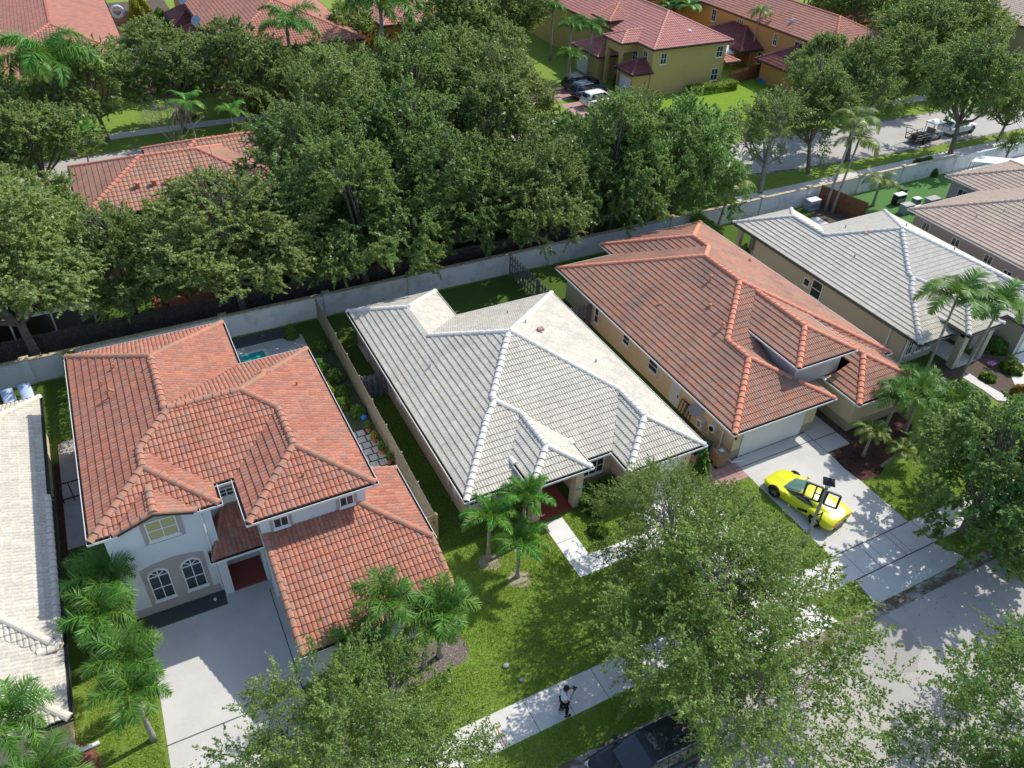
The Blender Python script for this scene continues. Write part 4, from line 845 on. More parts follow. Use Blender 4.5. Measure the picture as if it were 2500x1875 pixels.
# ---------------------------------------------------------------- trees
def crown_variant(seed, m, R=5.5, RZ=3.6, nl=9, nclust=110, twigs=9, lpt=42, tl=.95, ls=.12, flat=.0, droop=.1, open_=0.0, bark=None):
    """returns (crown mesh, trunk mesh); crown centre at z=0, trunk base at z=-H"""
    g = np.random.default_rng(seed)
    # lobes
    lobes = []
    for i in range(nl):
        a = i / nl * 6.283 + g.uniform(-.3, .3); rr = g.uniform(.42, .62) * R if i < nl - 3 else g.uniform(0, .25) * R
        lobes.append((rr * math.cos(a), rr * math.sin(a), g.uniform(-.45, .15) * RZ if i < nl - 3 else g.uniform(.2, .5) * RZ, g.uniform(.38, .52) * R))
    lobes = np.array(lobes)
    cl = []
    while len(cl) < nclust:
        L = lobes[g.integers(len(lobes))]; d = g.normal(size=3); d /= np.linalg.norm(d)
        if d[2] < -.7: continue
        r = g.uniform(.55, 1.0) ** .6
        p = L[:3] + d * L[3] * np.array([1, 1, .72]) * r
        if p[2] < -RZ * .75: continue
        cl.append(p)
    cl = np.array(cl)
    # twigs
    V = []; per = []
    T0 = []; T1 = []; T2 = []
    for p in cl:
        out = p.copy(); out[2] *= .6; out += np.array([0, 0, .6]); out /= np.linalg.norm(out) + 1e-6
        k = int(twigs * g.uniform(.6, 1.3))
        dirs = out * g.uniform(.5, 1.1) + g.normal(size=(k, 3)) * .62 + np.array([0, 0, .18]); dirs /= np.linalg.norm(dirs, axis=1)[:, None]
        ln = tl * g.uniform(.5, 1.25, size=(k, 1)); b = p + g.normal(size=(k, 3)) * .22
        T0.append(b); T1.append(b + dirs * ln); T2.append(np.full(k, g.uniform(0, 1)))
    T0 = np.concatenate(T0); T1 = np.concatenate(T1); TC = np.concatenate(T2); n = len(T0)
    N = n * lpt; idx = np.repeat(np.arange(n), lpt); t = g.uniform(.05, 1, N) ** .8
    D = (T1 - T0)[idx]; P = T0[idx] + D * t[:, None]; P[:, 2] -= droop * t ** 2
    wid = (.16 * (1.1 - t))[:, None] * tl; P += g.normal(size=(N, 3)) * wid * .6
    nrm = g.normal(size=(N, 3)) * .75 + np.array([.0, 0, .85]); nrm /= np.linalg.norm(nrm, axis=1)[:, None]
    u = np.cross(nrm, g.normal(size=(N, 3))); u /= np.linalg.norm(u, axis=1)[:, None]; v = np.cross(nrm, u)
    s1 = (ls * g.uniform(.7, 1.3, N))[:, None]; s2 = s1 * .55
    Q = np.stack([P - u * s1 * .5, P + v * s2 * .5 + u * s1 * .05, P + u * s1 * .5, P - v * s2 * .5 + u * s1 * .05], 1)
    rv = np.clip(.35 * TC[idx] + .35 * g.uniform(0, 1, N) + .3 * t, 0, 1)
    cm_ = arrmesh('crown', Q.reshape(-1, 3), np.arange(N * 4).reshape(-1, 4), m, rv, link=False)
    # trunk + limbs
    tb = MB(); H = 4.6; rr = random.Random(seed)
    fork = Vector((rr.uniform(-.2, .2), rr.uniform(-.2, .2), -H + 1.9))
    tb.tube([(0, 0, -H - .05), (.02, .02, -H + .25), (fork.x * .5, fork.y * .5, -H + 1.0), fork], [.34, .25, .22, .20], 9)
    for L in lobes[:]:
        e = Vector(L[:3]); mid = fork.lerp(e, .45) + Vector((rr.uniform(-.3, .3), rr.uniform(-.3, .3), -.25)); r0 = .12
        tb.tube([fork - Vector((0, 0, .1)), mid, e], [r0, .085, .04], 6)
        near = sorted(cl, key=lambda c: (c[0] - e.x) ** 2 + (c[1] - e.y) ** 2 + (c[2] - e.z) ** 2)[:9]
        for c in near:
            s0 = mid.lerp(e, rr.uniform(.3, 1)); c = Vector(c); m2 = s0.lerp(c, .5) + Vector((rr.uniform(-.2, .2), rr.uniform(-.2, .2), rr.uniform(-.1, .2)))
            tb.tube([s0, m2, c], [.035, .025, .012], 4, False)
    me = bpy.data.meshes.new('trunk'); me.from_pydata(tb.v, [], tb.f); me.materials.append(bark or M_['bark']); me.update()
    return cm_, me, H
VAR = {}
def var(k):
    if k in VAR: return VAR[k]
    kind, i = k
    if kind == 'air': VAR[k] = crown_variant(10 + i, ML['airy'], 5.7, 3.9, 13, 260, 9, 40, 1.2, .12, bark=M_['bark2'])
    if kind == 'oak': VAR[k] = crown_variant(20 + i, ML['oak'], 5.6, 4.6, 13, 270, 9, 38, .95, .19)
    if kind == 'drk': VAR[k] = crown_variant(30 + i, ML['dark'], 5.6, 4.8, 14, 280, 9, 38, .85, .19)
    if kind == 'far': VAR[k] = crown_variant(40 + i, ML['oak'], 5.6, 4.2, 12, 220, 8, 28, 1.0, .26)
    if kind == 'lim': VAR[k] = crown_variant(50 + i, ML['lime'], 3.0, 2.2, 7, 60, 8, 26, .9, .16)
    if kind == 'bare': VAR[k] = crown_variant(60 + i, ML['oak'], 5.2, 3.6, 10, 110, 8, 30, 1.1, .18, bark=M_['bark2'])
    return VAR[k]
tr_ = random.Random(11)
def tree(kind, i, x, y, r, h, label, group=None, lean=(0, 0), name='tree', flat=1.0):
    cm_, tm, H = var((kind, i)); base = 5.5 if kind != 'lim' else 3.0; s = r / base
    zc = h - 3.0 * s * flat * (.95 if kind != 'lim' else .7)      # crown centre
    o = empty(name, (x, y, 0), label, 'tree', group, world=False); rz = tr_.uniform(0, 6.28)
    c = inst('crown', cm_, o, (lean[0], lean[1], zc), (0, 0, rz), (s, s, s * flat))
    # trunk scaled so its foot meets the ground
    sz = zc / H
    t = inst('trunk', tm, o, (0, 0, zc), (0, 0, rz), (s, s, sz))
    if lean != (0, 0):
        # shear through parenting is avoided: tilt the trunk toward the crown
        L = Vector((lean[0], lean[1], zc)); t.rotation_mode = 'QUATERNION'
        q = Vector((0, 0, 1)).rotation_difference(L.normalized()); t.rotation_quaternion = q; t.location = L; t.scale = (s, s, L.length / H)
        c.location = L
    return o
# front trees
tree('air', 0, 17.4, 12.8, 5.8, 7.6, 'large airy tree in the centre front, over the sidewalk and the black car')
tree('air', 3, 18.2, 17.2, 4.3, 6.4, 'smaller airy tree over the pale driveway, just behind the large front one')
tree('air', 1, 2.1, 14.2, 4.7, 6.3, 'airy tree at the bottom left, between the wide driveway and the front lawn')
tree('air', 2, 24.7, 2.9, 6.1, 7.2, 'yellow-green airy tree in the bottom right corner of the photo')
tree('drk', 1, 34.7, 13.6, 5.1, 7.0, 'dense tree at the right edge, shading the sidewalk past the yellow car')
# tall oaks between the wall and the dark fence
B1 = 'oaks behind the white wall'
for k, i, x, y, r, h, lab in (
    ('oak', 0, -19.5, 49.5, 6.2, 9.6, 'oak behind the wall at the far left edge of the photo'),
    ('oak', 1, -7.3, 48.9, 6.6, 10.2, 'broad oak behind the wall, its forked pale trunk left of the red two-storey house'),
    ('oak', 2, 5.5, 48.9, 5.8, 9.0, 'oak with a forked trunk behind the wall, above the two-storey house pool'),
    ('drk', 0, 14.2, 48.9, 6.2, 9.8, 'deep green tree behind the wall, straight above the tan board fence'),
    ('drk', 1, 21.2, 49.2, 5.8, 9.2, 'deep green tree overhanging the wall behind the white-roofed house'),
    ('oak', 3, 27.2, 47.9, 5.6, 8.6, 'fresh green tree hanging over the grey picket fence'),
    ('drk', 2, 35.6, 49.6, 5.4, 9.9, 'olive dark tree right behind the brown roof, left one of two'),
    ('drk', 3, 42.2, 49.8, 5.8, 9.2, 'olive dark tree right behind the brown roof, right one of two')):
    tree(k, i, x, y, r, h, lab, B1, flat=.72 if x < 10 else (1.0 if x < 30 else 1.15))
B2 = 'trees filling the middle block'
for k, i, x, y, r, h, lab in (
    ('oak', 3, -7.5, 57.6, 5.2, 8.8, 'tree at the left edge level with the red roof with three vents'),
    ('oak', 3, -1.2, 50.6, 4.4, 7.6, 'shorter tree above the vine-covered shrub and the dark board fence'),
    ('oak', 0, 10.4, 50.4, 4.8, 8.4, 'tree between the forked oak and the deep green one above the tan fence'),
    ('oak', 1, -12.8, 51.5, 5.0, 8.4, 'tree left of the broad forked oak, above the screen enclosure'),
    ('drk', 2, 31.2, 50.4, 4.4, 7.6, 'low olive tree filling the gap behind the wall, left of the brown roof'),
    ('drk', 1, 39.2, 52.2, 4.8, 8.2, 'low olive tree between the two big ones behind the brown roof'),
    ('drk', 0, 46.6, 54.6, 4.0, 6.2, 'olive tree between the far street bend and the brown roof'),
    ('far', 2, -8.0, 80.2, 4.6, 7.4, 'street tree just below the large bright feathery palm'),
    ('oak', 2, -17, 54.8, 5.5, 8.6, 'tree above the pool cage at the left edge'),
    ('drk', 2, 13.2, 55.6, 6.0, 10.4, 'deep green tree right of the red roof with three vents'),
    ('drk', 3, 20.4, 56.5, 6.2, 10.8, 'second deep green tree from the left in the dense middle mass'),
    ('oak', 0, 27.6, 56.4, 6.2, 10.4, 'mid green tree of the dense mass above the grey picket fence'),
    ('drk', 0, 33.4, 55.4, 5.0, 6.8, 'large olive tree just below the parked white and blue cars'),
    ('drk', 1, 41.6, 56.6, 5.2, 7.6, 'olive tree left of the bright lawn'),
    ('oak', 1, 17.6, 65.0, 6.0, 10.6, 'tree on the near side of the far street, upper left of the dense mass'),
    ('drk', 1, 25.2, 65.5, 6.2, 10.8, 'tree on the near side of the far street, in the middle of the mass'),
    ('oak', 3, 33, 66.5, 6.0, 10.2, 'tree left of the parked white car'),
    ('oak', 2, 21, 73.5, 5.2, 8.6, 'tree at the bend of the far street, below the tall dark palm')):
    tree(k, i, x, y, r, h, lab, B2)
tree('lim', 0, -2.2, 54.6, 2.2, 6.4, 'small lime green tree below the red roof with three vents')
tree('lim', 1, .9, 52.0, 1.7, 3.0, 'low vine-covered green shrub tree beside the dark board fence', name='shrub')
tree('lim', 2, 2.2, 56.2, 2.0, 6.0, 'second lime green tree in front of the red roof with three vents')
B3 = 'street trees along the far street'
for k, i, x, y, r, h, lab in (
    ('far', 0, -21, 76, 5.6, 8.5, 'street tree at the left edge beside the far street'),
    ('far', 1, -12, 74.4, 5.4, 8.6, 'street tree left of the thin palm by the red roof'),
    ('far', 2, -5.4, 73.6, 5.0, 7.8, 'street tree with a dark trunk just left of the thin leaning palm'),
    ('far', 3, 0.2, 85.4, 5.0, 8.6, 'street tree with a bare lower trunk on the sidewalk across the far street'),
    ('far', 0, 7.4, 85.8, 4.6, 8.2, 'street tree above the bare grey shrub across the far street'),
    ('far', 1, 13.9, 85.7, 5.4, 9.0, 'street tree with a single dark trunk right of the twin palms'),
    ('far', 2, 22.4, 86, 4.6, 6.8, 'street tree to the left of the tall dark royal palm'),
    ('far', 3, 28.6, 84.6, 5.0, 6.4, 'street tree under the tall dark royal palm'),
    ('far', 0, 35.6, 81.4, 5.2, 8.0, 'street tree in the gap right of the tall dark royal palm'),
    ('far', 1, 40.0, 79.4, 4.6, 8.2, 'street tree above and left of the parked blue car'),
    ('far', 2, -10.6, 86.6, 5.4, 8.6, 'street tree beneath the big feathery palm at the upper left'),
    ('far', 3, -20, 87, 5.6, 8.6, 'street tree across the far street at the left edge'),
    ('far', 1, 7.5, 97.5, 4.6, 7.2, 'yard tree in front of the orange house at the top left'),
    ('far', 2, 17.5, 88.5, 4.0, 6.0, 'yard tree below the bright palm at the upper left'),
    ('far', 3, 40, 90, 6, 9.6, 'yard tree below the distant orange house at the top'),
    ('far', 0, 49.5, 97, 6, 9.4, 'yard tree left of the yellow house at the top edge'),
    ('far', 1, 29, 98, 5.2, 7.0, 'olive yard tree behind the tall dark royal palm'),
    ('far', 2, 48.2, 106, 6, 9.4, 'yard tree at the very top edge, centre')):
    tree(k, i, x, y, r, h, lab, B3)
B4 = 'trees on the right street'
for k, i, x, y, r, h, lab, ln in (
    ('bare', 0, 53.0, 50.6, 5.6, 8.6, 'leaning tree with pale bare twigs beside the bright lawn', (1.6, 1.6)),
    ('oak', 1, 60.5, 52.2, 4.4, 9.2, 'tree behind the tall leaning palms at the right street', (0, 1.5)),
    ('drk', 0, 66.6, 53.0, 5.2, 10.2, 'rounded olive tree left of the white golf cart', (0, 1.5)),
    ('drk', 3, 78.6, 50.2, 5.4, 10.8, 'big rounded tree with a thick forked trunk right of the golf cart', (0, .8)),
    ('oak', 2, 86.6, 50.6, 3.4, 6.2, 'small tree by the low white wall near the right edge', (0, 0)),
    ('oak', 0, 71.0, 62.6, 4.8, 8.6, 'tree across the right street below the orange house', (0, 0)),
    ('oak', 3, 92, 67, 6.4, 9.8, 'bushy tree at the corner of the long orange house', (0, 0)),
    ('oak', 1, 101, 70, 6.6, 10, 'bushy tree beyond the long orange house', (0, 0)),
    ('drk', 1, 109, 76, 6.4, 9.6, 'bushy tree near the top right corner', (0, 0)),
    ('oak', 2, 84.5, 63.6, 4.8, 7.6, 'tree below the clay-roofed wing at the right street', (0, 0)),
    ('drk', 2, 100, 86, 6, 9.5, 'bushy tree at the top edge right of the orange house', (0, 0)),
    ('oak', 3, 112, 92, 7, 9.5, 'tree at the top edge near the right corner', (0, 0)),
    ('lim', 3, 81.5, 46.0, 1.5, 3.4, 'small bright green sapling beside the tent by the pool', (0, 0))):
    tree(k, i, x, y, r, h, lab, B4, ln)
def shrub(x, y, r, h, label, m='shrub', dens=1.0, box=None, name='shrub', group=None, ls=.07, seed=None, cat='shrub'):
    g = np.random.default_rng(seed or int(abs(x * 31 + y * 17)) + 1)
    if box: bx, by = box
    else: bx = by = r
    n = int(900 * dens * max(.6, bx * by * 4 + h * (bx + by) * 2))
    if box:
        P = g.uniform(-1, 1, (n, 3)); ax = g.integers(0, 3, n); sgn = np.where(g.uniform(size=n) < .5, -1, 1)
        for a in range(3): P[ax == a, a] = sgn[ax == a] * g.uniform(.85, 1, (ax == a).sum())
        P[(ax == 2), 2] = np.abs(P[(ax == 2), 2])
        P = P * np.array([bx, by, h / 2]) + np.array([0, 0, h / 2]) + g.normal(size=(n, 3)) * .05
    else:
        d = g.normal(size=(n, 3)); d /= np.linalg.norm(d, axis=1)[:, None]; d[:, 2] = np.abs(d[:, 2])
        bump = 1 + .18 * np.sin(d[:, 0] * 5 + 1) * np.cos(d[:, 1] * 6) ; P = d * (g.uniform(.55, 1, n) ** .4 * bump)[:, None] * np.array([bx, by, h]); 
    P[:, 2] = np.maximum(P[:, 2], .02)
    nrm = g.normal(size=(n, 3)) * .7 + np.array([0, 0, .7]); nrm /= np.linalg.norm(nrm, axis=1)[:, None]
    u = np.cross(nrm, g.normal(size=(n, 3))); u /= np.linalg.norm(u, axis=1)[:, None]; v = np.cross(nrm, u); s1 = (ls * g.uniform(.7, 1.4, n))[:, None]
    Q = np.stack([P - u * s1, P + v * s1 * .5, P + u * s1, P - v * s1 * .5], 1)
    rv = np.clip(g.uniform(0, .7, n) + .3 * (P[:, 2] / max(h, .1)), 0, 1)
    o = empty(name, (x, y, 0), label, cat, group, world=False)
    arrmesh('foliage', Q.reshape(-1, 3), np.arange(n * 4).reshape(-1, 4), ML[m], rv, o)
    st_ = MB(); q = random.Random(3)
    for k in range(5):
        a = q.uniform(0, 6.28); st_.tube([(0, 0, 0), (.3 * bx * math.cos(a), .3 * by * math.sin(a), h * .4), (.6 * bx * math.cos(a), .6 * by * math.sin(a), h * .8)], [.03, .02, .01], 4)
    st_.build('stem', M_['bark'], o, local=True); return o

# ---------------------------------------------------------------- palms
def frond_mesh(seed, m, L=2.2, up=.9, curve=2.0, pairs=34, ll=.55, lw=.05, plume=0, hang=.4, keel=.5):
    """rachis starts at the origin going +X and up, arching down"""
    g = random.Random(seed); V = []; F = []; rv = []
    pts = []; a = up; p = Vector((0, 0, 0)); n = 14; st_ = L / n; pts.append(p.copy())
    for i in range(n): a -= curve / n * (.5 + i / n); p = p + Vector((math.cos(a), 0, math.sin(a))) * st_; pts.append(p.copy())
    def at(t):
        f = t * n; i = min(n - 1, int(f)); return pts[i].lerp(pts[i + 1], f - i), (pts[i + 1] - pts[i]).normalized()
    def strip(b, d, up_, ln, w, hg, r):
        i0 = len(V); q = b.copy(); dd = d.copy(); sd = dd.cross(up_).normalized(); S = 3
        for k in range(S + 1):
            ww = w * (1, 1.0, .7, .12)[k] / 2; V.append(q + sd * ww); V.append(q - sd * ww)
            dd = (dd + Vector((0, 0, -hg * .42))).normalized(); q = q + dd * ln / S
        for k in range(S): F.append((i0 + 2 * k, i0 + 2 * k + 1, i0 + 2 * k + 3, i0 + 2 * k + 2)); rv.append(r)
    for i in range(n):      # rachis as a thin blade pair
        i0 = len(V); w0 = .025 * (1.15 - i / n); w1 = .025 * (1.15 - (i + 1) / n)
        V.extend([pts[i] + Vector((0, w0, .01)), pts[i] - Vector((0, w0, -.01)), pts[i + 1] - Vector((0, w1, -.01)), pts[i + 1] + Vector((0, w1, .01))]); F.append((i0, i0 + 1, i0 + 2, i0 + 3)); rv.append(.9)
    rbase = g.uniform(.1, .6)
    for i in range(pairs):
        t = .12 + .88 * (i + .5) / pairs; b, d = at(t); upv = Vector((-d.z, 0, d.x)); prof = (math.sin(math.pi * min(1, .18 + t * .82)) ** .6) * ll
        for sgn in (-1, 1):
            for k in range(1 + plume):
                kk = keel + (g.uniform(-1.6, .9) if plume else g.uniform(-.15, .15)); 
                dirv = (Vector((0, sgn, 0)) * (1.0 if not plume else math.cos(kk) + .2) + d * g.uniform(.45, .75) + upv * (kk if not plume else math.sin(kk))).normalized()
                strip(b, dirv, upv, prof * g.uniform(.88, 1.1), lw, hang * g.uniform(.7, 1.3), min(1, max(0, rbase + g.uniform(-.1, .3) + .25 * (t > .85))))
    return arrmesh('frond', np.array([tuple(v) for v in V]), np.array(F), m, np.array(rv), link=False)
FR = {}
def fr(kind):
    if kind in FR: return FR[kind]
    K = dict(bushy=dict(m=ML['palm'], L=1.9, up=1.0, curve=2.2, pairs=34, ll=.56, lw=.034, plume=1, hang=.5, keel=.5),
             foxt=dict(m=ML['palmb'], L=1.35, up=.85, curve=1.9, pairs=36, ll=.27, lw=.024, plume=3, hang=.25),
             royal=dict(m=ML['palmb'], L=4.2, up=1.05, curve=2.5, pairs=60, ll=.95, lw=.055, plume=1, hang=.7),
             droyal=dict(m=ML['palm'], L=4.2, up=.95, curve=2.3, pairs=60, ll=.95, lw=.07, plume=1, hang=.6),
             coco=dict(m=ML['palmo'], L=2.4, up=.85, curve=2.4, pairs=40, ll=.7, lw=.042, hang=.7, keel=.25),
             thin=dict(m=ML['palmb'], L=1.9, up=.8, curve=2.0, pairs=26, ll=.55, lw=.08, hang=.5, keel=.3),
             feath=dict(m=ML['palm'], L=2.3, up=.9, curve=2.1, pairs=42, ll=.68, lw=.05, hang=.35, keel=.3),
             pygmy=dict(m=ML['palmo'], L=1.15, up=.95, curve=2.2, pairs=44, ll=.30, lw=.02, hang=.35, keel=.4))[kind]
    FR[kind] = [frond_mesh(i * 7 + 3, **K) for i in range(3)]; return FR[kind]
pr_ = random.Random(21)
def palm(kind, x, y, h, label, n=13, lean=(0, 0), r0=.12, scale=1.0, group=None, shaft=True, spear=True, trunkm=None, spread=1.0, name='palm_tree'):
    o = empty(name, (x, y, 0), label, 'palm tree', group, world=False)
    T = MB(); pts = []; rad = []
    for i in range(7):
        t = i / 6; pts.append((lean[0] * t ** 1.4, lean[1] * t ** 1.4, h * t)); rad.append(r0 * (1.35 if i == 0 else 1.0) * (1 - .3 * t))
    T.tube(pts, rad, 9).build('trunk', trunkm or M_['palmt'], o, local=True, smooth=True)
    top = Vector(pts[-1])
    if shaft:
        MB().tube([top - Vector((0, 0, .02)), top + Vector((0, 0, .35 * scale)), top + Vector((0, 0, .6 * scale))], [r0 * .85, r0 * .75, r0 * .4], 8).build('crownshaft', M_['shaft'], o, local=True)
        top = top + Vector((0, 0, .5 * scale))
    ms = fr(kind)
    for i in range(n):
        ring = i / n; az = i * 2.39996 + pr_.uniform(-.2, .2); tilt = (ring * 1.15 - .45) * spread + pr_.uniform(-.1, .1)
        s = scale * pr_.uniform(.85, 1.1)
        inst('frond', ms[i % 3], o, top, (0, 0, 0), (s, s, s))
        f = children_last(); f.rotation_mode = 'ZYX'; f.rotation_euler = (pr_.uniform(-.15, .15), tilt, az)
    return o
def children_last(): return COL.objects[-1]
G1 = 'bushy palms beside the wide driveway'
palm('bushy', -4.9, 26.0, 3.0, 'bushy palm closest to the arched windows, nearest the house corner', 11, (.1, .1), group=G1)
palm('bushy', -5.1, 24.4, 2.6, 'bushy palm second from the house, against the pale roof gutter', 11, (-.1, .1), group=G1)
palm('bushy', -4.6, 21.6, 2.9, 'bushy palm above the lowest one in the row beside the wide driveway', 11, (.1, .1), group=G1)
palm('bushy', -4.4, 20.2, 2.7, 'lowest bushy palm of the row, its shadowed trunk base in open grass', 11, (0, .1), group=G1)
palm('bushy', -8.2, 20.6, 3.4, 'palm in the bottom left corner in front of the pale roof', 11, (0, 0), group=G1)
palm('bushy', -7.5, 18.4, 2.6, 'palm at the very bottom left, below the corner one', 11, (0, 0), group=G1)
G2 = 'palms by the garage of the two-storey house'
palm('bushy', 5.1, 18.9, 4.2, 'tall bushy palm standing against the terracotta garage roof', 11, (0, .2), group=G2)
palm('bushy', 6.4, 18.5, 2.6, 'bushy palm at the grey mulch bed, right of the tall one', 11, (.2, 0), group=G2)
palm('bushy', 7.2, 18.7, 2.9, 'bushy palm nearest the garage corner by the lawn', 12, (.1, -.1), group=G2)
palm('bushy', 4.2, 18.6, 2.6, 'bushy palm behind the airy tree, left in the mulch bed', 12, (-.2, 0), group=G2)
G3 = 'foxtail palms on the front lawn'
palm('foxt', 11.45, 22.61, 2.35, 'young foxtail palm with a yellowing frond, left on the front lawn', 9, (.05, .05), .11, 1.35, G3)
palm('foxt', 12.26, 21.06, 1.7, 'shortest young foxtail palm, nearest the sidewalk on the lawn', 9, (.05, .05), .11, 1.3, G3)
palm('foxt', 13.4, 22.8, 2.5, 'young foxtail palm in front of the porch column', 10, (.1, .1), .11, 1.4, G3)
G4 = 'palms in the red mulch bed'
palm('pygmy', 34.3, 20.1, 1.7, 'olive pygmy palm in the red mulch, nearer the garage wall', 22, (0, 0), .1, 1.15, G4, shaft=False, spread=1.2)
palm('pygmy', 34.6, 19.0, .9, 'small drooping pygmy palm on a leaning trunk in the red mulch', 20, (1.0, -.2), .09, 1.0, G4, shaft=False, spread=1.2)
palm('bushy', 36.6, 20.9, 2.4, 'dark bushy palm in front of the brown roof wing', 13, (.1, 0), group=G4)
palm('bushy', 38.3, 20.6, 2.2, 'dark bushy palm right of the brown roof wing', 13, (0, .1), group=G4)
palm('bushy', 39.6, 21.8, 2.0, 'dark bushy palm nearest the big banana-like leaves', 12, (0, 0), group=G4)
palm('bushy', 40.2, 19.8, 1.8, 'dark bushy palm nearest the dense front tree', 12, (0, 0), group=G4)
G5 = 'tall feathery palms before the grey white roof'
palm('feath', 43.9, 24.0, 5.0, 'tall feathery palm on the left, over the porch of the grey white roof', 14, (.6, .4), .10, 1.25, G5)
palm('feath', 45.6, 22.6, 5.0, 'tall feathery palm on the right, over the porch of the grey white roof', 14, (.5, 0), .10, 1.2, G5)
G6 = 'leaning palms in the back garden'
palm('coco', 56.0, 45.3, 7.4, 'tallest leaning palm beside the red-brown fence', 12, (.9, .2), .12, 1.15, G6)
palm('coco', 56.3, 44.7, 5.4, 'leaning palm beside the red-brown fence, tilted to the right', 11, (1.8, 1.0), .12, 1.1, G6)
palm('coco', 60.8, 44.2, 1.9, 'low palm on the green turf next to the garden furniture', 9, (0, 0), .14, .95, G6)
palm('coco', 44.3, 46.0, 3.6, 'palm behind the brown roof, against the white wall', 11, (.3, -.2), .12, 1.2, G6)
palm('royal', -3.0, 83.0, 7.4, 'large bright feathery palm at the upper left', 13, (0, 0), .28, 1.4)
palm('royal', 20.2, 90.3, 7.0, 'bright green palm with upright fronds at the top left of centre', 10, (0, 0), .25, 1.15)
palm('droyal', 30.7, 90.2, 8.4, 'tall dark royal palm at the top centre', 13, (0, 0), .28, 1.35)
palm('thin', -2.0, 75.3, 4.6, 'thin curved palm beside the red roof with three vents', 9, (.6, .3), .09, 1.0)
palm('thin', 7.6, 77.4, 4.8, 'left one of the twin palms by the far street', 10, (-.2, .2), .09, 1.1)
palm('thin', 11.0, 77.8, 3.6, 'right one of the twin palms by the far street, with few fronds', 7, (.1, 0), .08, 1.0)
palm('royal', 55.5, 85.5, 5.4, 'tall palm in front of the yellow house porch, right of a group', 11, (0, 0), .16, .62)
palm('royal', 53.2, 86.5, 5.6, 'palm left of the yellow house porch', 11, (0, 0), .16, .62)
palm('royal', 54.6, 93.5, 6.0, 'palm with ragged fronds at the top edge left of the yellow house', 11, (0, 0), .16, .62)
palm('foxt', 50.6, 81.9, 3.0, 'feathery bright palm directly above the parked cars', 10, (0, 0), .14, 1.7)
palm('coco', 77.5, 81.2, 6.4, 'slender palm against the long orange house', 13, (.4, .2), .12, .9)
for i, (x, y, h) in enumerate(((77.0, 95.5, 4.5), (76.3, 93.6, 4.2), (75.4, 96.8, 3.6))):
    palm('thin', x, y, h, ('tallest', 'right', 'left')[i] + ' yellowish clumping palm between the yellow and orange houses', 12, (0, 0), .1, 1.25, 'clumping palms between the houses')
for i, (x, y, h) in enumerate(((96, 92, 5.5), (100, 95, 5.5), (94, 97, 5.0), (108, 84, 7.5), (114, 80, 7))):
    palm('royal', x, y, h, ('palm behind the small clay-roofed house, left', 'palm behind the small clay-roofed house, right', 'palm at the top edge behind the long orange house', 'tall shaggy palm near the top right corner, left', 'tall shaggy palm near the top right corner, right')[i], 9, (0, 0), .18, .6, 'palms past the orange house')
palm('coco', 92.5, 50.2, 5.4, 'leaning palm cut off by the right edge near the top', 10, (1.6, 1.0), .16, 1.2)
# ---------------------------------------------------------------- shrubs, hedges, pots
shrub(-5.35, 42.7, 0, 1.7, 'tall clipped lime hedge along the left side of the two-storey house', 'lime', .5, box=(.28, 4.0), name='hedge', cat='hedge')
shrub(16.5 + 2.0, 23.9, 0, .75, 'low dark clipped hedge under the window of the peach house', 'shrub', .8, box=(1.2, .55), name='hedge', cat='hedge')
shrub(17.95, 23.1, .5, .95, 'rounded bright bush beside the porch column', 'shrub', 1.4)
shrub(17.3, 21.8, .5, .5, 'small grassy bush on the lawn beside the white path', 'lime', 1.2)
shrub(24.35, 22.6, .42, 2.0, 'tall narrow cone bush at the corner of the garage', 'shrub', 1.4, name='conifer')
shrub(67, 75.5, 0, 1.0, 'clipped bright hedge at the foot of the yellow house', 'lime', .5, box=(3.4, .7), name='hedge', cat='hedge')
shrub(41.9, 44.8, 0, 1.9, 'bright green hedge behind the brown roof by the white patio', 'lime', .5, box=(.5, 1.6), name='hedge', cat='hedge')
shrub(43.0, 41.2, .5, 1.3, 'dark bush beside the patio column of the grey white roof', 'shrub', 1)
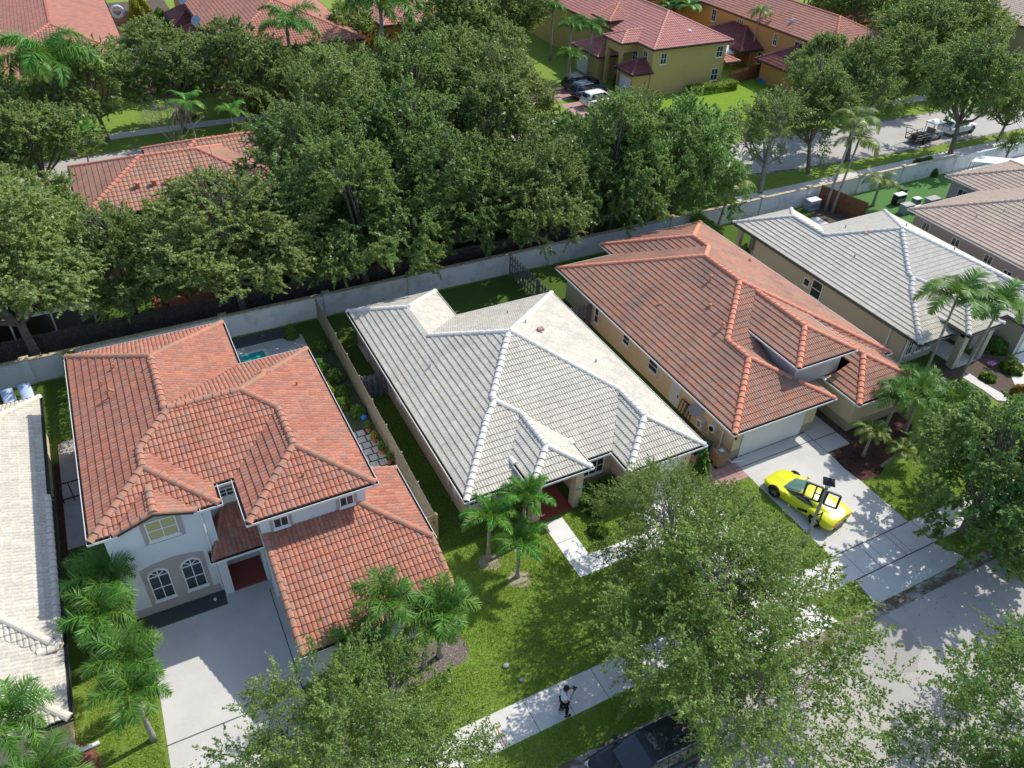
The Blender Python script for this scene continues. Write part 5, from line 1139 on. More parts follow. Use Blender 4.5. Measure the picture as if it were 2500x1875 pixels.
for i, (x, y, r, h, m, lab) in enumerate((
    (7.7, 45.2, .45, .8, 'shrub', 'leafy plant in the big red pot by the pool gravel'), (8.3, 41.0, .7, .7, 'shrub', 'dark bush in the garden bed nearest the pool'),
    (9.0, 39.6, .55, .7, 'shrub', 'low bush against the tan fence, upper part of the bed'), (8.0, 38.7, .5, .6, 'yel', 'round yellow-green bush in the garden bed'),
    (8.9, 38.0, .5, .5, 'shrub', 'green bush below the yellow-green one'), (8.6, 36.9, .5, .55, 'shrub', 'leafy bush in the middle of the garden bed'),
    (9.2, 35.8, .45, .6, 'shrub', 'leafy bush against the fence near the blue ball'), (7.6, 37.2, .5, .5, 'lime', 'bright low plants along the house roof edge, upper'),
    (7.8, 35.2, .5, .45, 'lime', 'bright low plants along the house roof edge, lower'), (9.1, 43.0, .55, .6, 'shrub', 'dark bush at the wall end of the tan fence'),
    (9.2, 30.2, .3, .35, 'lime', 'small weed patch by the last terracotta pot'), (-3.9, 18.0, .5, .5, 'lime', 'low bright plant at the bottom edge by the driveway'),
    (51.0, 24.1, .8, .9, 'shrub', 'round dark bush by the garage of the grey white roof'), (49.9, 22.0, .7, .7, 'lime', 'spiky lime bush in the bed at the right edge'),
    (47.6, 22.0, .5, .45, 'lime', 'low lime bush at the curved path'), (48.1, 19.7, .8, .9, 'orange', 'orange and green croton bush at the right edge'),
    (46.6, 18.6, .9, .8, 'lime', 'light green bush under the dense front tree'), (44.6, 21.6, .8, .8, 'shrub', 'dark bush at the foot of the feathery palms'),
    (15.0, 89.0, 1.4, .7, 'yel', 'yellow-green low hedge across the far street'), (8.0, 89.4, 1.2, .6, 'yel', 'yellow-green ground shrub across the far street, left'),
    (8.8, 127, 1.6, 4.2, 'yel', 'yellow-green shrub inside the small yard at the top left'), (10.5, 121, 2.0, 3.2, 'shrub', 'dark shrub beside the near garden fence at the top left'),
    (5.8, 76.2, 1.5, 1.2, 'shrub', 'dark shrub by the kerb above the red roof'), (71.8, 47.9, 1.3, 1.4, 'shrub', 'shrub behind the wall beside the tent'),
    (57.2, 81.3, .6, 1.6, 'shrub', 'dark bush beside the yellow house arch'), (87.5, 45.5, .7, .8, 'orange', 'red flowering bush by the pool at the right edge'))):
    shrub(x, y, r, h, lab, m, 1.1, seed=100 + i)
st('ground_flowers', shrub_flowers := MB(), M_['flower']) if False else None
fl = MB(); q = random.Random(8)
for i in range(26): fl.ell((48.9 + q.uniform(-.35, .35), 22.8 + q.uniform(-.2, .2), .3 + q.uniform(0, .12)), (.05, .05, .04), 6, 4)
fo = empty('flowers', (48.9, 22.8, 0), 'clump of purple flowers beside the dark bush', 'flowers'); fl.build('blossom', M_['flower'], fo)
sm = MB()
for i in range(10): a = i * .63; sm.tube([(48.9, 22.8, 0), (48.9 + .25 * math.cos(a), 22.8 + .15 * math.sin(a), .3)], .01, 4)
sm.build('stem', M_['shaft'], fo)
# big banana-like leaves next to the grey white roof house
def broadleaf(x, y, n, L, label, seed):
    g = random.Random(seed); o = empty('broadleaf_plant', (x, y, 0), label, 'plant', 'banana-like plants', world=False); V = []; F = []; rv = []
    for i in range(n):
        az = g.uniform(0, 6.28); el = g.uniform(.7, 1.25); l = L * g.uniform(.7, 1.1); p = Vector((g.uniform(-.3, .3), g.uniform(-.3, .3), .1)); a = el; i0 = len(V); S = 7; dirh = Vector((math.cos(az), math.sin(az), 0)); sd = Vector((-math.sin(az), math.cos(az), 0))
        for k in range(S + 1):
            t = k / S; w = (.02 if t < .35 else .23 * math.sin(math.pi * (t - .33) / .7) ** .7 + .01) * l * .55
            V += [p + sd * w + Vector((0, 0, .04)), p.copy(), p - sd * w + Vector((0, 0, .04))]
            p = p + (dirh * math.cos(a) + Vector((0, 0, math.sin(a)))) * l / S; a -= .26
        for k in range(S):
            b = i0 + 3 * k; F += [(b, b + 1, b + 4, b + 3), (b + 1, b + 2, b + 5, b + 4)]; r = g.uniform(0, 1); rv += [r, r]
    arrmesh('leaves', np.array([tuple(v) for v in V]), np.array(F), ML['broad'], np.array(rv), o); return o
for i, (x, y, n, L, lab) in enumerate(((41.2, 25.6, 12, 1.9, 'big paddle-shaped leaves between the brown roof and the beige wall, lower clump'), (42.2, 24.0, 12, 1.7, 'big paddle-shaped leaves under the front windows of the grey white roof house'), (41.9, 28.6, 8, 2.0, 'big paddle-shaped leaves against the beige side wall, upper clump'))): broadleaf(x, y, n, L, lab, 40 + i)
# terracotta pots with plants
def pot(x, y, r, h, label, m='shrub', pm=None):
    o = empty('potted_plant', (x, y, 0), label, 'potted plant', 'pots along the tan fence', world=False)
    MB().lathe([(r * .7, 0), (r, h), (r * 1.08, h), (r * 1.08, h + .05), (r * .9, h + .05), (r * .88, h - .02)], (0, 0, .01), 14).build('pot', pm or M_['terra'], o, local=True)
    g = np.random.default_rng(int(x * 100)); n = 260; d = g.normal(size=(n, 3)); d /= np.linalg.norm(d, axis=1)[:, None]; P = d * g.uniform(.3, 1, n)[:, None] * np.array([.26, .26, .3]) + np.array([0, 0, h + .25])
    u = g.normal(size=(n, 3)); u /= np.linalg.norm(u, axis=1)[:, None]; v = np.cross(u, g.normal(size=(n, 3))); v /= np.linalg.norm(v, axis=1)[:, None]
    Q = np.stack([P - u * .07, P + v * .03, P + u * .07, P - v * .03], 1); arrmesh('foliage', Q.reshape(-1, 3), np.arange(n * 4).reshape(-1, 4), ML[m], g.uniform(size=n), o)
    return o
for x, y, lab, m, pm in ((8.5, 36.6, 'terracotta pot with a spiky plant inside the garden bed', 'shrub', None), (8.2, 37.9, 'white pot with a yellow plant inside the garden bed', 'yel', M_['plast']), (9.25, 34.0, 'terracotta pot at the top of the patio row', 'shrub', None),
    (9.25, 33.0, 'terracotta pot second from the top of the patio row', 'yel', None), (9.35, 32.0, 'largest terracotta pot of the patio row', 'shrub', None), (9.45, 31.0, 'terracotta pot at the bottom of the patio row', 'shrub', None), (7.75, 45.6, 'big red pot by the pool gravel', 'shrub', None)):
    pot(x, y, .17 if 'big' not in lab and 'largest' not in lab else .22, .3, lab, m, pm)
tag(MB().ell((9.35, 35.1, .2), (.18, .18, .2), 14, 10).build('garden_ball', M_['bluep'], loc=(9.35, 35.1, 0), smooth=True), 'blue glossy garden ball by the tan fence', 'ball')
# bare grey shrub across the far street
bs = empty('bare_shrub', (5.6, 79.6, 0), 'leafless grey branching shrub beside the far street', 'shrub'); bm = MB(); q = random.Random(12)
def br(p, d, L, r, k):
    e = p + d * L; bm.tube([p, p.lerp(e, .5) + Vector((q.uniform(-.1, .1), q.uniform(-.1, .1), 0)), e], [r, r * .8, r * .6], 4, False)
    if k:
        for _ in range(3): br(e, (d + Vector((q.uniform(-.6, .6), q.uniform(-.6, .6), q.uniform(-.2, .4)))).normalized(), L * .72, r * .6, k - 1)
for _ in range(6): br(Vector((5.6 + q.uniform(-.8, .8), 79.4, 0)), Vector((q.uniform(-.6, .6), q.uniform(-.4, .4), 1)).normalized(), 1.8, .06, 4)
bm.build('branches', M_['bark2'], bs)
# ---------------------------------------------------------------- vehicles
def cat_(xs, ys, x):
    i = int(np.clip(np.searchsorted(xs, x) - 1, 0, len(xs) - 2)); t = (x - xs[i]) / (xs[i + 1] - xs[i]); t = min(max(t, 0), 1)
    m = lambda k: (ys[min(k + 1, len(xs) - 1)] - ys[max(k - 1, 0)]) / (xs[min(k + 1, len(xs) - 1)] - xs[max(k - 1, 0)]); h = xs[i + 1] - xs[i]
    return (2 * t ** 3 - 3 * t ** 2 + 1) * ys[i] + (t ** 3 - 2 * t ** 2 + t) * h * m(i) + (-2 * t ** 3 + 3 * t ** 2) * ys[i + 1] + (t ** 3 - t ** 2) * h * m(i + 1)
class Surf:
    """lofted half section: rows = x, then (y,z) pairs"""
    def __init__(s, rows): s.x = np.array([r[0] for r in rows], float); s.p = np.array([r[1:] for r in rows], float)
    def at(s, x, t):
        q = [cat_(s.x, s.p[:, k], x) for k in range(s.p.shape[1])]; n = len(q) // 2; f = t * (n - 1); i = min(n - 2, int(f)); f -= i
        g = lambda k, c: q[2 * max(0, min(n - 1, k)) + c]
        def cr(c): a, b, c_, d = g(i - 1, c), g(i, c), g(i + 1, c), g(i + 2, c); return .5 * (2 * b + (c_ - a) * f + (2 * a - 5 * b + 4 * c_ - d) * f * f + (3 * b - a - 3 * c_ + d) * f ** 3)
        return Vector((x, max(0, cr(0)), cr(1)))
    def patch(s, mb, x0, x1, t0, t1, off=0., nx=14, nt=10, both=True, tfun=None):
        for sg in ((1, -1) if both else (1,)):
            G = []
            for i in range(nx + 1):
                x = x0 + (x1 - x0) * i / nx; a, b = (t0, t1) if tfun is None else tfun(i / nx)
                row = []
                for j in range(nt + 1):
                    t = a + (b - a) * j / nt; p = s.at(x, t); e = 1e-3
                    du = s.at(min(x + e, s.x[-1]), t) - s.at(max(x - e, s.x[0]), t); dv = s.at(x, min(t + e, 1)) - s.at(x, max(t - e, 0)); n = dv.cross(du)
                    if n.length > 1e-12: n.normalize()
                    if n.z < 0 and t > .6: n = -n
                    if n.y < -.2: n = -n
                    q = p + n * off; row.append((q.x, q.y * sg, q.z))
                G.append(row)
            vs = [v for r in G for v in r]; w = nt + 1
            fs = [((i * w + j), ((i + 1) * w + j), ((i + 1) * w + j + 1), (i * w + j + 1)) if sg == 1 else ((i * w + j), (i * w + j + 1), ((i + 1) * w + j + 1), ((i + 1) * w + j)) for i in range(nx) for j in range(nt)]
            mb.add(vs, fs)
        return mb
    def closed(s, mb, nx=26, nt=14):
        s.patch(mb, s.x[0], s.x[-1], 0, 1, 0, nx, nt)
        for x in (s.x[0], s.x[-1]):
            ring = [tuple(s.at(x, j / nt)) for j in range(nt + 1)]; ring += [(a, -b, c) for a, b, c in ring[::-1]]
            mb.add(ring, [tuple(range(len(ring)))])
        return mb
def halves(mb):
    n = len(mb.v) // 2; m = len(mb.f) // 2; a = MB(); b = MB(); a.v = mb.v[:n]; a.f = mb.f[:m]; b.v = mb.v[n:]; b.f = [tuple(i - n for i in f) for f in mb.f[m:]]; return a, b
def wheels(o, pts, r, w, spokes=5):
    for x, y in pts:
        sg = 1 if y > 0 else -1; t = MB(); n = 22; vs = []; fs = []
        prof = [(r * .62, -w / 2), (r * .94, -w / 2), (r, -w / 2 + .03), (r, w / 2 - .03), (r * .94, w / 2), (r * .62, w / 2)]
        for a, b in prof:
            for k in range(n): c = 6.28318 * k / n; vs.append((x + a * math.cos(c), y + b, r + a * math.sin(c)))
        for i in range(6):
            for k in range(n): fs.append((i * n + k, i * n + (k + 1) % n, ((i + 1) % 6) * n + (k + 1) % n, ((i + 1) % 6) * n + k))
        t.add(vs, fs); wo = t.build('wheel', M_['rubber'], o, local=True, smooth=False)
        q = MB()
        for k in range(spokes):
            c = 6.28318 * k / spokes; q.bar((x + .05 * math.cos(c), y + sg * w * .42, r + .05 * math.sin(c)), (x + r * .64 * math.cos(c), y + sg * w * .46, r + r * .64 * math.sin(c)), .06, .03)
        q.tube([(x, y + sg * w * .2, r), (x, y + sg * w * .47, r)], .07, 10)
        q.tube([(x, y + sg * w * .1, r), (x, y + sg * w * .2, r)], r * .6, 16); q.build('rim', M_['rim'], wo, local=True)
def arches(o, pts, r, half):
    for x, y in pts:
        m = MB(); sg = 1 if y > 0 else -1; n = 18
        m.add([(x + (r + .07) * math.cos(math.pi * k / n), sg * half, r + (r + .07) * math.sin(math.pi * k / n)) for k in range(n + 1)] + [(x + (r + .07) * math.cos(math.pi * k / n), sg * (half - .1), r + (r + .07) * math.sin(math.pi * k / n)) for k in range(n + 1)], [tuple(range(n + 1)), tuple(range(n + 1, 2 * n + 2))] + [(k, k + 1, n + 2 + k, n + 1 + k) for k in range(n)])
        m.build('wheel_arch', M_['rubber'], o, local=True)
# yellow sports car (nose points at the garage)
SC = empty('sports_car', (28.42, 18.75, .012), 'bright yellow low sports car parked on the concrete driveway', 'car', world=False, rz=math.radians(100.5))
low = Surf([(-2.2, 0, .34, .5, .34, .80, .40, .84, .55, .80, .66, .5, .80, 0, .82), (-2.05, 0, .2, .6, .2, .90, .34, .95, .6, .92, .74, .55, .87, 0, .86), (-1.35, 0, .14, .7, .14, .96, .3, .99, .62, .95, .82, .6, .93, 0, .93), (-.6, 0, .13, .7, .13, .90, .26, .93, .52, .90, .74, .6, .86, 0, .88), (.4, 0, .13, .7, .13, .90, .26, .93, .5, .90, .68, .6, .78, 0, .80), (1.25, 0, .13, .7, .13, .94, .28, .97, .5, .93, .68, .55, .68, 0, .72), (1.8, 0, .14, .65, .14, .88, .26, .92, .42, .84, .56, .5, .56, 0, .60), (2.12, 0, .16, .5, .16, .66, .24, .74, .34, .66, .44, .4, .46, 0, .48), (2.24, 0, .2, .4, .2, .52, .24, .56, .30, .5, .36, .3, .38, 0, .40)])
bmr = low.closed(MB(), 34, 18); bd = bmr.build('body', M_['cary'], SC, local=True, smooth=True)
cab = Surf([(-1.75, .62, .80, .5, .88, .3, .92, 0, .93), (-1.1, .70, .80, .60, .97, .42, 1.05, 0, 1.07), (-.45, .74, .76, .66, 1.02, .50, 1.15, 0, 1.19), (.1, .74, .72, .66, .98, .50, 1.14, 0, 1.18), (.55, .72, .70, .62, .85, .5, .97, 0, 1.02), (1.12, .66, .64, .56, .70, .4, .74, 0, .77)])
cab.patch(MB(), -1.75, 1.12, 0, 1, 0, 22, 12).build('roof', M_['cary'], SC, local=True, smooth=True)
cab.patch(MB(), .12, 1.06, .58, 1, .008, 12, 8, tfun=lambda u: (.62 - .28 * u, 1)).build('windshield', M_['cglass2'], SC, local=True, smooth=True)
for mb_ in halves(cab.patch(MB(), -.95, .85, .12, .5, .008, 14, 6, tfun=lambda u: (.10, .10 + .42 * min(1, 3.2 * u + .05) * (1 if u < .55 else 1 - (u - .55) * 1.3)))): mb_.build('side_window', M_['carglass'], SC, local=True, smooth=True)
ev = MB()
for i in range(3): ev.bar((-1.45 - i * .11, -.28, .955 - i * .02), (-1.45 - i * .11, .28, .955 - i * .02), .035, .02)
ev.build('engine_vent', M_['black'], SC, local=True)
for sg in (1, -1):
    MB().add([(1.35, sg * .86, .69), (1.95, sg * .74, .50), (1.82, sg * .86, .50), (1.4, sg * .945, .62)], [(0, 1, 2, 3) if sg < 0 else (3, 2, 1, 0)]).add([(1.35, sg * .86, .70), (1.95, sg * .74, .515), (1.82, sg * .86, .52), (1.4, sg * .945, .635)], [(0, 1, 2, 3)]).build('headlight', M_['black'], SC, local=True)
    MB().bar((-.2, sg * .9, .35), (-.75, sg * .965, .62), .05, .14).build('side_intake', M_['black'], SC, local=True)
    MB().ell((.62, sg * 1.0, .86), (.11, .09, .06), 10, 6).bar((.62, sg * .82, .76), (.62, sg * .96, .84), .04).build('mirror', M_['cary'], SC, local=True)
    MB().box(-2.235, -2.19, sg * .62 - .14, sg * .62 + .14, .60, .70).build('taillight', M_['redp'], SC, local=True)
MB().box(-2.24, -2.1, -.5, .5, .2, .42).build('diffuser', M_['black'], SC, local=True)
arches(SC, [(1.32, .955), (1.32, -.955), (-1.28, .975), (-1.28, -.975)], .34, .972); wheels(SC, [(1.32, .86), (1.32, -.86), (-1.28, .88), (-1.28, -.88)], .34, .24)
# sport utility vehicles: one builder, several paints
def suv(x, y, z, rz, paint, label, glassroof=True, group=None, L=1.0, name='parked_car'):
    o = empty(name, (x, y, z), label, 'car', group, world=False, rz=rz)
    lo = Surf([(a * L, *r) for a, *r in [(-2.38, 0, .45, .5, .45, .80, .5, .84, .75, .80, .92, .4, .97, 0, .98), (-2.2, 0, .33, .6, .33, .90, .42, .93, .72, .88, .98, .5, 1.04, 0, 1.05), (-1.2, 0, .28, .7, .28, .94, .4, .96, .72, .91, .99, .5, 1.05, 0, 1.06), (.5, 0, .28, .7, .28, .94, .4, .96, .7, .91, .96, .5, 1.03, 0, 1.05), (1.3, 0, .28, .7, .28, .94, .42, .96, .7, .90, .94, .5, 1.02, 0, 1.05), (2.0, 0, .32, .6, .32, .88, .45, .90, .66, .84, .86, .5, .94, 0, .97), (2.3, 0, .36, .5, .36, .74, .46, .76, .62, .70, .76, .4, .82, 0, .84), (2.4, 0, .42, .4, .42, .6, .5, .62, .6, .56, .68, .3, .72, 0, .74)]])
    lo.closed(MB(), 30, 16).build('body', paint, o, local=True, smooth=True)
    cb = Surf([(a * L, *r) for a, *r in [(-2.28, .80, .92, .72, 1.05, .5, 1.1, 0, 1.12), (-2.05, .84, .92, .74, 1.32, .6, 1.5, 0, 1.53), (-1.7, .86, .92, .75, 1.42, .62, 1.64, 0, 1.67), (-.6, .86, .92, .75, 1.45, .62, 1.68, 0, 1.71), (.2, .86, .92, .74, 1.42, .60, 1.63, 0, 1.66), (.6, .84, .92, .72, 1.28, .6, 1.42, 0, 1.46), (1.25, .80, .90, .70, .98, .5, 1.04, 0, 1.06)]])
    cb.patch(MB(), -2.28 * L, 1.25 * L, 0, 1, 0, 24, 12).build('roof', paint, o, local=True, smooth=True)
    cb.patch(MB(), .3 * L, 1.2 * L, .6, 1, .008, 10, 8, tfun=lambda u: (.66 - .2 * u, 1)).build('windshield', M_['carglass'], o, local=True, smooth=True)
    for a, b in ((-1.95, -1.3), (-1.24, -.4), (-.34, .62)):
      for hm in halves(cb.patch(MB(), a * L, b * L, .12, .55, .008, 8, 5, tfun=lambda u, a=a: (.12, .54 if a < 0 and a > -1.9 and a < -.35 else (.2 + .34 * min(1, 2.5 * u) if a < -1.9 else .54 - .34 * max(0, u - .45) * 1.6)))): hm.build('side_window', M_['carglass'], o, local=True, smooth=True)
    cb.patch(MB(), -2.24 * L, -1.95 * L, .62, 1, .01, 5, 8).build('rear_window', M_['carglass'], o, local=True, smooth=True)
    if glassroof: cb.patch(MB(), -1.1 * L, .0, .8, 1, .008, 8, 6).build('sunroof', M_['carglass'], o, local=True, smooth=True)
    for sg in (1, -1):
        MB().bar((-1.75 * L, sg * .70, 1.66), (.15 * L, sg * .69, 1.66), .035, .05).build('roof_rail', M_['steel'], o, local=True)
        MB().ell((.85 * L, sg * 1.04, 1.05), (.1, .1, .08), 10, 6).build('mirror', paint, o, local=True)
        MB().obox((2.22 * L, sg * .66, .74), (.1, 0, -.02), (0, .14, 0), (0, 0, .06)).build('headlight', M_['lamp_glass'], o, local=True)
        MB().obox((-2.33 * L, sg * .72, .86), (.05, 0, 0), (0, .12, 0), (0, 0, .1)).build('taillight', M_['redp'], o, local=True)
        MB().bar((-1.9 * L, sg * .945, .88), (1.6 * L, sg * .95, .86), .02, .03).build('trim_strip', M_['steel'], o, local=True)
    gr = MB()
    for i in range(4): gr.bar((2.4 * L, -.4, .5 + i * .06), (2.4 * L, .4, .5 + i * .06), .03, .02)
    gr.build('grille', M_['black'], o, local=True)
    arches(o, [(1.42 * L, .955), (1.42 * L, -.955), (-1.4 * L, .955), (-1.4 * L, -.955)], .37, .962); wheels(o, [(1.42 * L, .86), (1.42 * L, -.86), (-1.4 * L, .86), (-1.4 * L, -.86)], .37, .24)
    return o
suv(12.55, 10.75, .004, math.pi - .02, M_['carb'], 'black sport utility car parked at the kerb under the large front tree')
suv(51.6, 76.4, .02, .08, M_['carw'], 'white car on the paver driveway of the yellow house', False)
suv(51.9, 79.6, .02, .1, M_['carbl'], 'dark blue car parked between the white car and the house front', False)
suv(52.6, 82.4, .02, .1, M_['carb'], 'black car farthest back on the paver driveway', False)
suv(36.9, 10.9, .004, math.pi, M_['carg'], 'grey vehicle at the kerb under the dense right-hand tree, mostly hidden')
# golf cart with open trailer, pickup truck
GC = empty('golf_cart', (80.0, 54.0, .006), 'golf cart with a flat white roof on the right street', 'golf cart', world=False, rz=.05)
MB().box(-1.1, 1.1, -.55, .55, .25, .5).box(.5, 1.15, -.55, .55, .5, .8).box(-1.2, -.3, -.55, .55, .5, .75).build('body', M_['carg'], GC, local=True)
MB().box(-.35, .15, -.5, .5, .74, .85).box(-.45, -.33, -.5, .5, .8, 1.25).build('seat', M_['seat'], GC, local=True)
MB().box(-.95, .85, -.62, .62, 1.82, 1.9).box(-.9, .8, -.57, .57, 1.9, 1.93).build('roof', M_['plast'], GC, local=True)
pm_ = MB()
for a, b in ((-.8, .5), (-.8, -.5), (.7, .5), (.7, -.5)): pm_.bar((a, b, .5), (a, b, 1.82), .04)
pm_.build('roof_post', M_['black'], GC, local=True); wheels(GC, [(.8, .5), (.8, -.5), (-.75, .5), (-.75, -.5)], .23, .18)
TRL = empty('trailer', (77.9, 53.9, .006), 'dark open utility trailer with tall side rails next to the golf cart', 'trailer', world=False, rz=.05)
MB().box(-1.4, 1.2, -.7, .7, .4, .48).build('bed', M_['woodd'], TRL, local=True)
rm = MB()
for s_ in (-.7, .7):
    for z in (.75, 1.05): rm.bar((-1.4, s_, z), (1.2, s_, z), .05)
    for a in (-1.4, -.5, .4, 1.2): rm.bar((a, s_, .45), (a, s_, 1.05), .05)
rm.build('side_rail', M_['steel'], TRL, local=True)
MB().bar((-1.4, -.65, .5), (-1.75, -.65, 1.7), .05).bar((-1.4, .65, .5), (-1.75, .65, 1.7), .05).bar((-1.75, -.65, 1.7), (-1.75, .65, 1.7), .05).bar((-1.57, -.65, 1.1), (-1.57, .65, 1.1), .05).build('ramp_gate', M_['black'], TRL, local=True)
MB().bar((1.2, 0, .42), (1.9, 0, .38), .07).build('tow_bar', M_['black'], TRL, local=True); wheels(TRL, [(-.1, .82), (-.1, -.82)], .28, .18)
MB().box(-.9, .1, -.4, .3, .48, 1.0).box(.2, .8, -.5, .5, .48, .8).build('load', M_['woodd'], TRL, local=True)
suv(84.4, 54.3, .006, .05, M_['carw'], 'white car partly behind the big forked tree on the right street', False)

# ---------------------------------------------------------------- street lamp with sign frames
lp = empty('street_lamp', (26.35, 16.5, 0), 'weathered grey lamp post with a pyramid lantern and two black frames by the yellow car', 'street lamp')
MB().tube([(26.35, 16.5, 0), (26.35, 16.5, 4.25)], [.10, .075], 10).build('pole', M_['metalg'], lp)
c = Vector((26.35, 16.5, 4.25)); ln_ = MB(); ln_.lathe([(.07, 0), (.16, .06), (.20, .3), (.2, .32)], c, 4); ln_.build('lantern', M_['lamp_glass'], lp)
MB().lathe([(.40, .33), (.38, .36), (.06, .56), (.01, .62)], c, 4).build('lantern_cap', M_['black'], lp)
for nm, d, zz in (('a', Vector((-.55, .85, 0)).normalized(), 3.15), ('b', Vector((.55, -.85, 0)).normalized(), 3.15)):
    fb = MB(); u = d; a0 = .12; a1 = .88 if nm == 'a' else .72; b = Vector((26.35, 16.5, zz)); h = .95 if nm == 'a' else .85
    P = lambda q, z: b + u * q + Vector((0, 0, z))
    for p, q in ((P(a0, 0), P(a1, 0)), (P(a0, h), P(a1, h)), (P(a0, 0), P(a0, h)), (P(a1, 0), P(a1, h))): fb.bar(p, q, .09, .07)
    if nm == 'a': fb.bar(P(.42, 0), P(.42, h), .06, .05); fb.bar(P(a0, h * .5), P(.42, h * .5), .05, .05)
    fb.bar(P(0, h * .5), P(a0, h * .5), .05, .05); fb.build('sign_frame', M_['black'], lp)
MB().bar((26.35, 16.4, 2.4), (26.15, 16.1, 2.9), .04).bar((26.15, 16.1, 2.2), (26.15, 16.1, 3.0), .05).build('bracket', M_['black'], lp)
# ---------------------------------------------------------------- bins, chairs, garden furniture
def bin_(x, y, m, label, rz, tag_=None):
    o = empty('wheeled_bin', (x, y, .01), label, 'bin', 'bins beside the garage', world=False, rz=rz)
    MB().add([(-.24, -.26, .06), (.24, -.26, .06), (.24, .26, .06), (-.24, .26, .06), (-.33, -.34, 1.02), (.33, -.34, 1.02), (.33, .34, 1.02), (-.33, .34, 1.02)], [(0, 3, 2, 1), (4, 5, 6, 7), (0, 1, 5, 4), (1, 2, 6, 5), (2, 3, 7, 6), (3, 0, 4, 7)]).build('bin_body', m, o, local=True)
    MB().add([(-.36, -.38, 1.03), (.36, -.38, 1.03), (.36, .38, 1.03), (-.36, .38, 1.03), (-.28, -.3, 1.12), (.28, -.3, 1.12), (.28, .3, 1.12), (-.28, .3, 1.12)], [(0, 3, 2, 1), (4, 5, 6, 7), (0, 1, 5, 4), (1, 2, 6, 5), (2, 3, 7, 6), (3, 0, 4, 7)]).build('lid', m, o, local=True)
    for s_ in (-.25, .25): MB().tube([(-.3, s_ - .03, .1), (-.3, s_ + .03, .1)], .1, 12).build('wheel', M_['rubber'], o, local=True)
    MB().bar((-.4, -.3, 1.0), (-.4, .3, 1.0), .04).build('handle', m, o, local=True)
    if tag_: MB().box(-.13, .13, -.12, .12, 1.122, 1.127).build('lid_label', M_['plast'], o, local=True)
bin_(25.75, 24.15, M_['greenp'], 'dark green wheeled bin beside the cream wall', .2); bin_(26.1, 23.1, M_['brownp'], 'brown wheeled bin with a white sticker on its lid', -.2, True)
hr = empty('hose_reel', (26.75, 24.8, 1.15), 'round white hose reel on the cream side wall', 'hose reel'); MB().tube([(26.94, 24.8, 1.15), (26.70, 24.8, 1.15)], .28, 18).build('reel', M_['plast'], hr); MB().tube([(26.72, 24.8, 1.15), (26.64, 24.8, 1.15)], .16, 14).build('drum', M_['black'], hr)
hs = MB(); q = random.Random(4); p0 = []
for i in range(60): a = i * .55; p0.append((26.35 + .35 * math.cos(a) + q.uniform(-.03, .03), 25.2 + .5 * math.sin(a * .9), .05 + .5 * abs(math.sin(i * .13))))
tag(hs.tube(p0, .018, 5).build('garden_hose', M_['brownp'], loc=(26.35, 25.2, 0)), 'tangled brown hose on the ground by the bins', 'hose')
hd = empty('utility_cabinet', (26.6, 26.9, 0), 'stacked black frames leaning on the cream wall by the dish', 'frame'); 
for i in range(3): 
    y0 = 26.6 + i * .25; k_ = MB()
    for p, q_ in (((26.5, y0, 0), (26.8, y0, 1.2)), ((26.5, y0 + .6, 0), (26.8, y0 + .6, 1.2)), ((26.8, y0, 1.2), (26.8, y0 + .6, 1.2))): k_.bar(p, q_, .05)
    k_.build('frame', M_['woodd'], hd)
bx = empty('meter_box', (26.75, 25.75, .5), 'white electric box on the cream wall below the dish', 'meter box'); MB().box(26.6, 26.93, 25.55, 25.95, .5, 1.1).build('case', M_['plast'], bx); MB().box(26.585, 26.6, 25.62, 25.88, .6, 1.0).build('cover', M_['steel'], bx)
for i, (x, y, lab) in enumerate(((-8.85, 44.6, 'left one of two lounge chairs with pale blue covers by the white wall'), (-7.95, 44.75, 'right one of two lounge chairs with pale blue covers by the white wall'))):
    o = empty('lounge_chair', (x, y, 0), lab, 'chair', 'covered lounge chairs', world=False, rz=-1.45)
    g_ = MB(); pts = [(-.75, .95), (-.55, .78), (-.2, .5), (.1, .42), (.5, .42), (.9, .40), (1.0, .2)]; vs = []; fs = []
    for a, z in pts:
        for yy, dz in ((-.34, -.05), (-.3, .01), (0, .03), (.3, .01), (.34, -.05)): vs.append((a, yy, z + dz))
    for a in range(len(pts) - 1):
        for b in range(4): fs.append((a * 5 + b, (a + 1) * 5 + b, (a + 1) * 5 + b + 1, a * 5 + b + 1))
    g_.add(vs, fs); g_.build('cover', M_['bluec'], o, local=True, smooth=True)
    f_ = MB(); f_.bar((-.7, -.3, .8), (0, -.3, .33), .05).bar((-.7, .3, .8), (0, .3, .33), .05).bar((0, -.3, .33), (1, -.3, .33), .05).bar((0, .3, .33), (1, .3, .33), .05)
    f_.build('frame', M_['plast'], o, local=True)
    for a in (-.4, .85):
        for b in (-.3, .3): MB().bar((a, b, 0), (a, b, .4), .05).build('leg', M_['plast'], o, local=True)
def chair(x, y, rz, label):
    o = empty('garden_chair', (x, y, 0), label, 'chair', world=False, rz=rz)
    MB().box(-.25, .25, -.25, .25, .38, .42).build('seat', M_['plast'], o, local=True); MB().obox((-.27, 0, .68), (.02, 0, .01), (0, .25, 0), (-.05, 0, .28)).build('backrest', M_['plast'], o, local=True)
    for a in (-.22, .22):
        for b in (-.22, .22): MB().bar((a, b, 0), (a, b, .4), .035).build('leg', M_['plast'], o, local=True)
chair(7.75, 31.9, .4, 'white plastic chair on the slab patio, right under the roof edge'); chair(7.8, 31.1, -.3, 'second white plastic chair on the slab patio, nearest the garage roof')
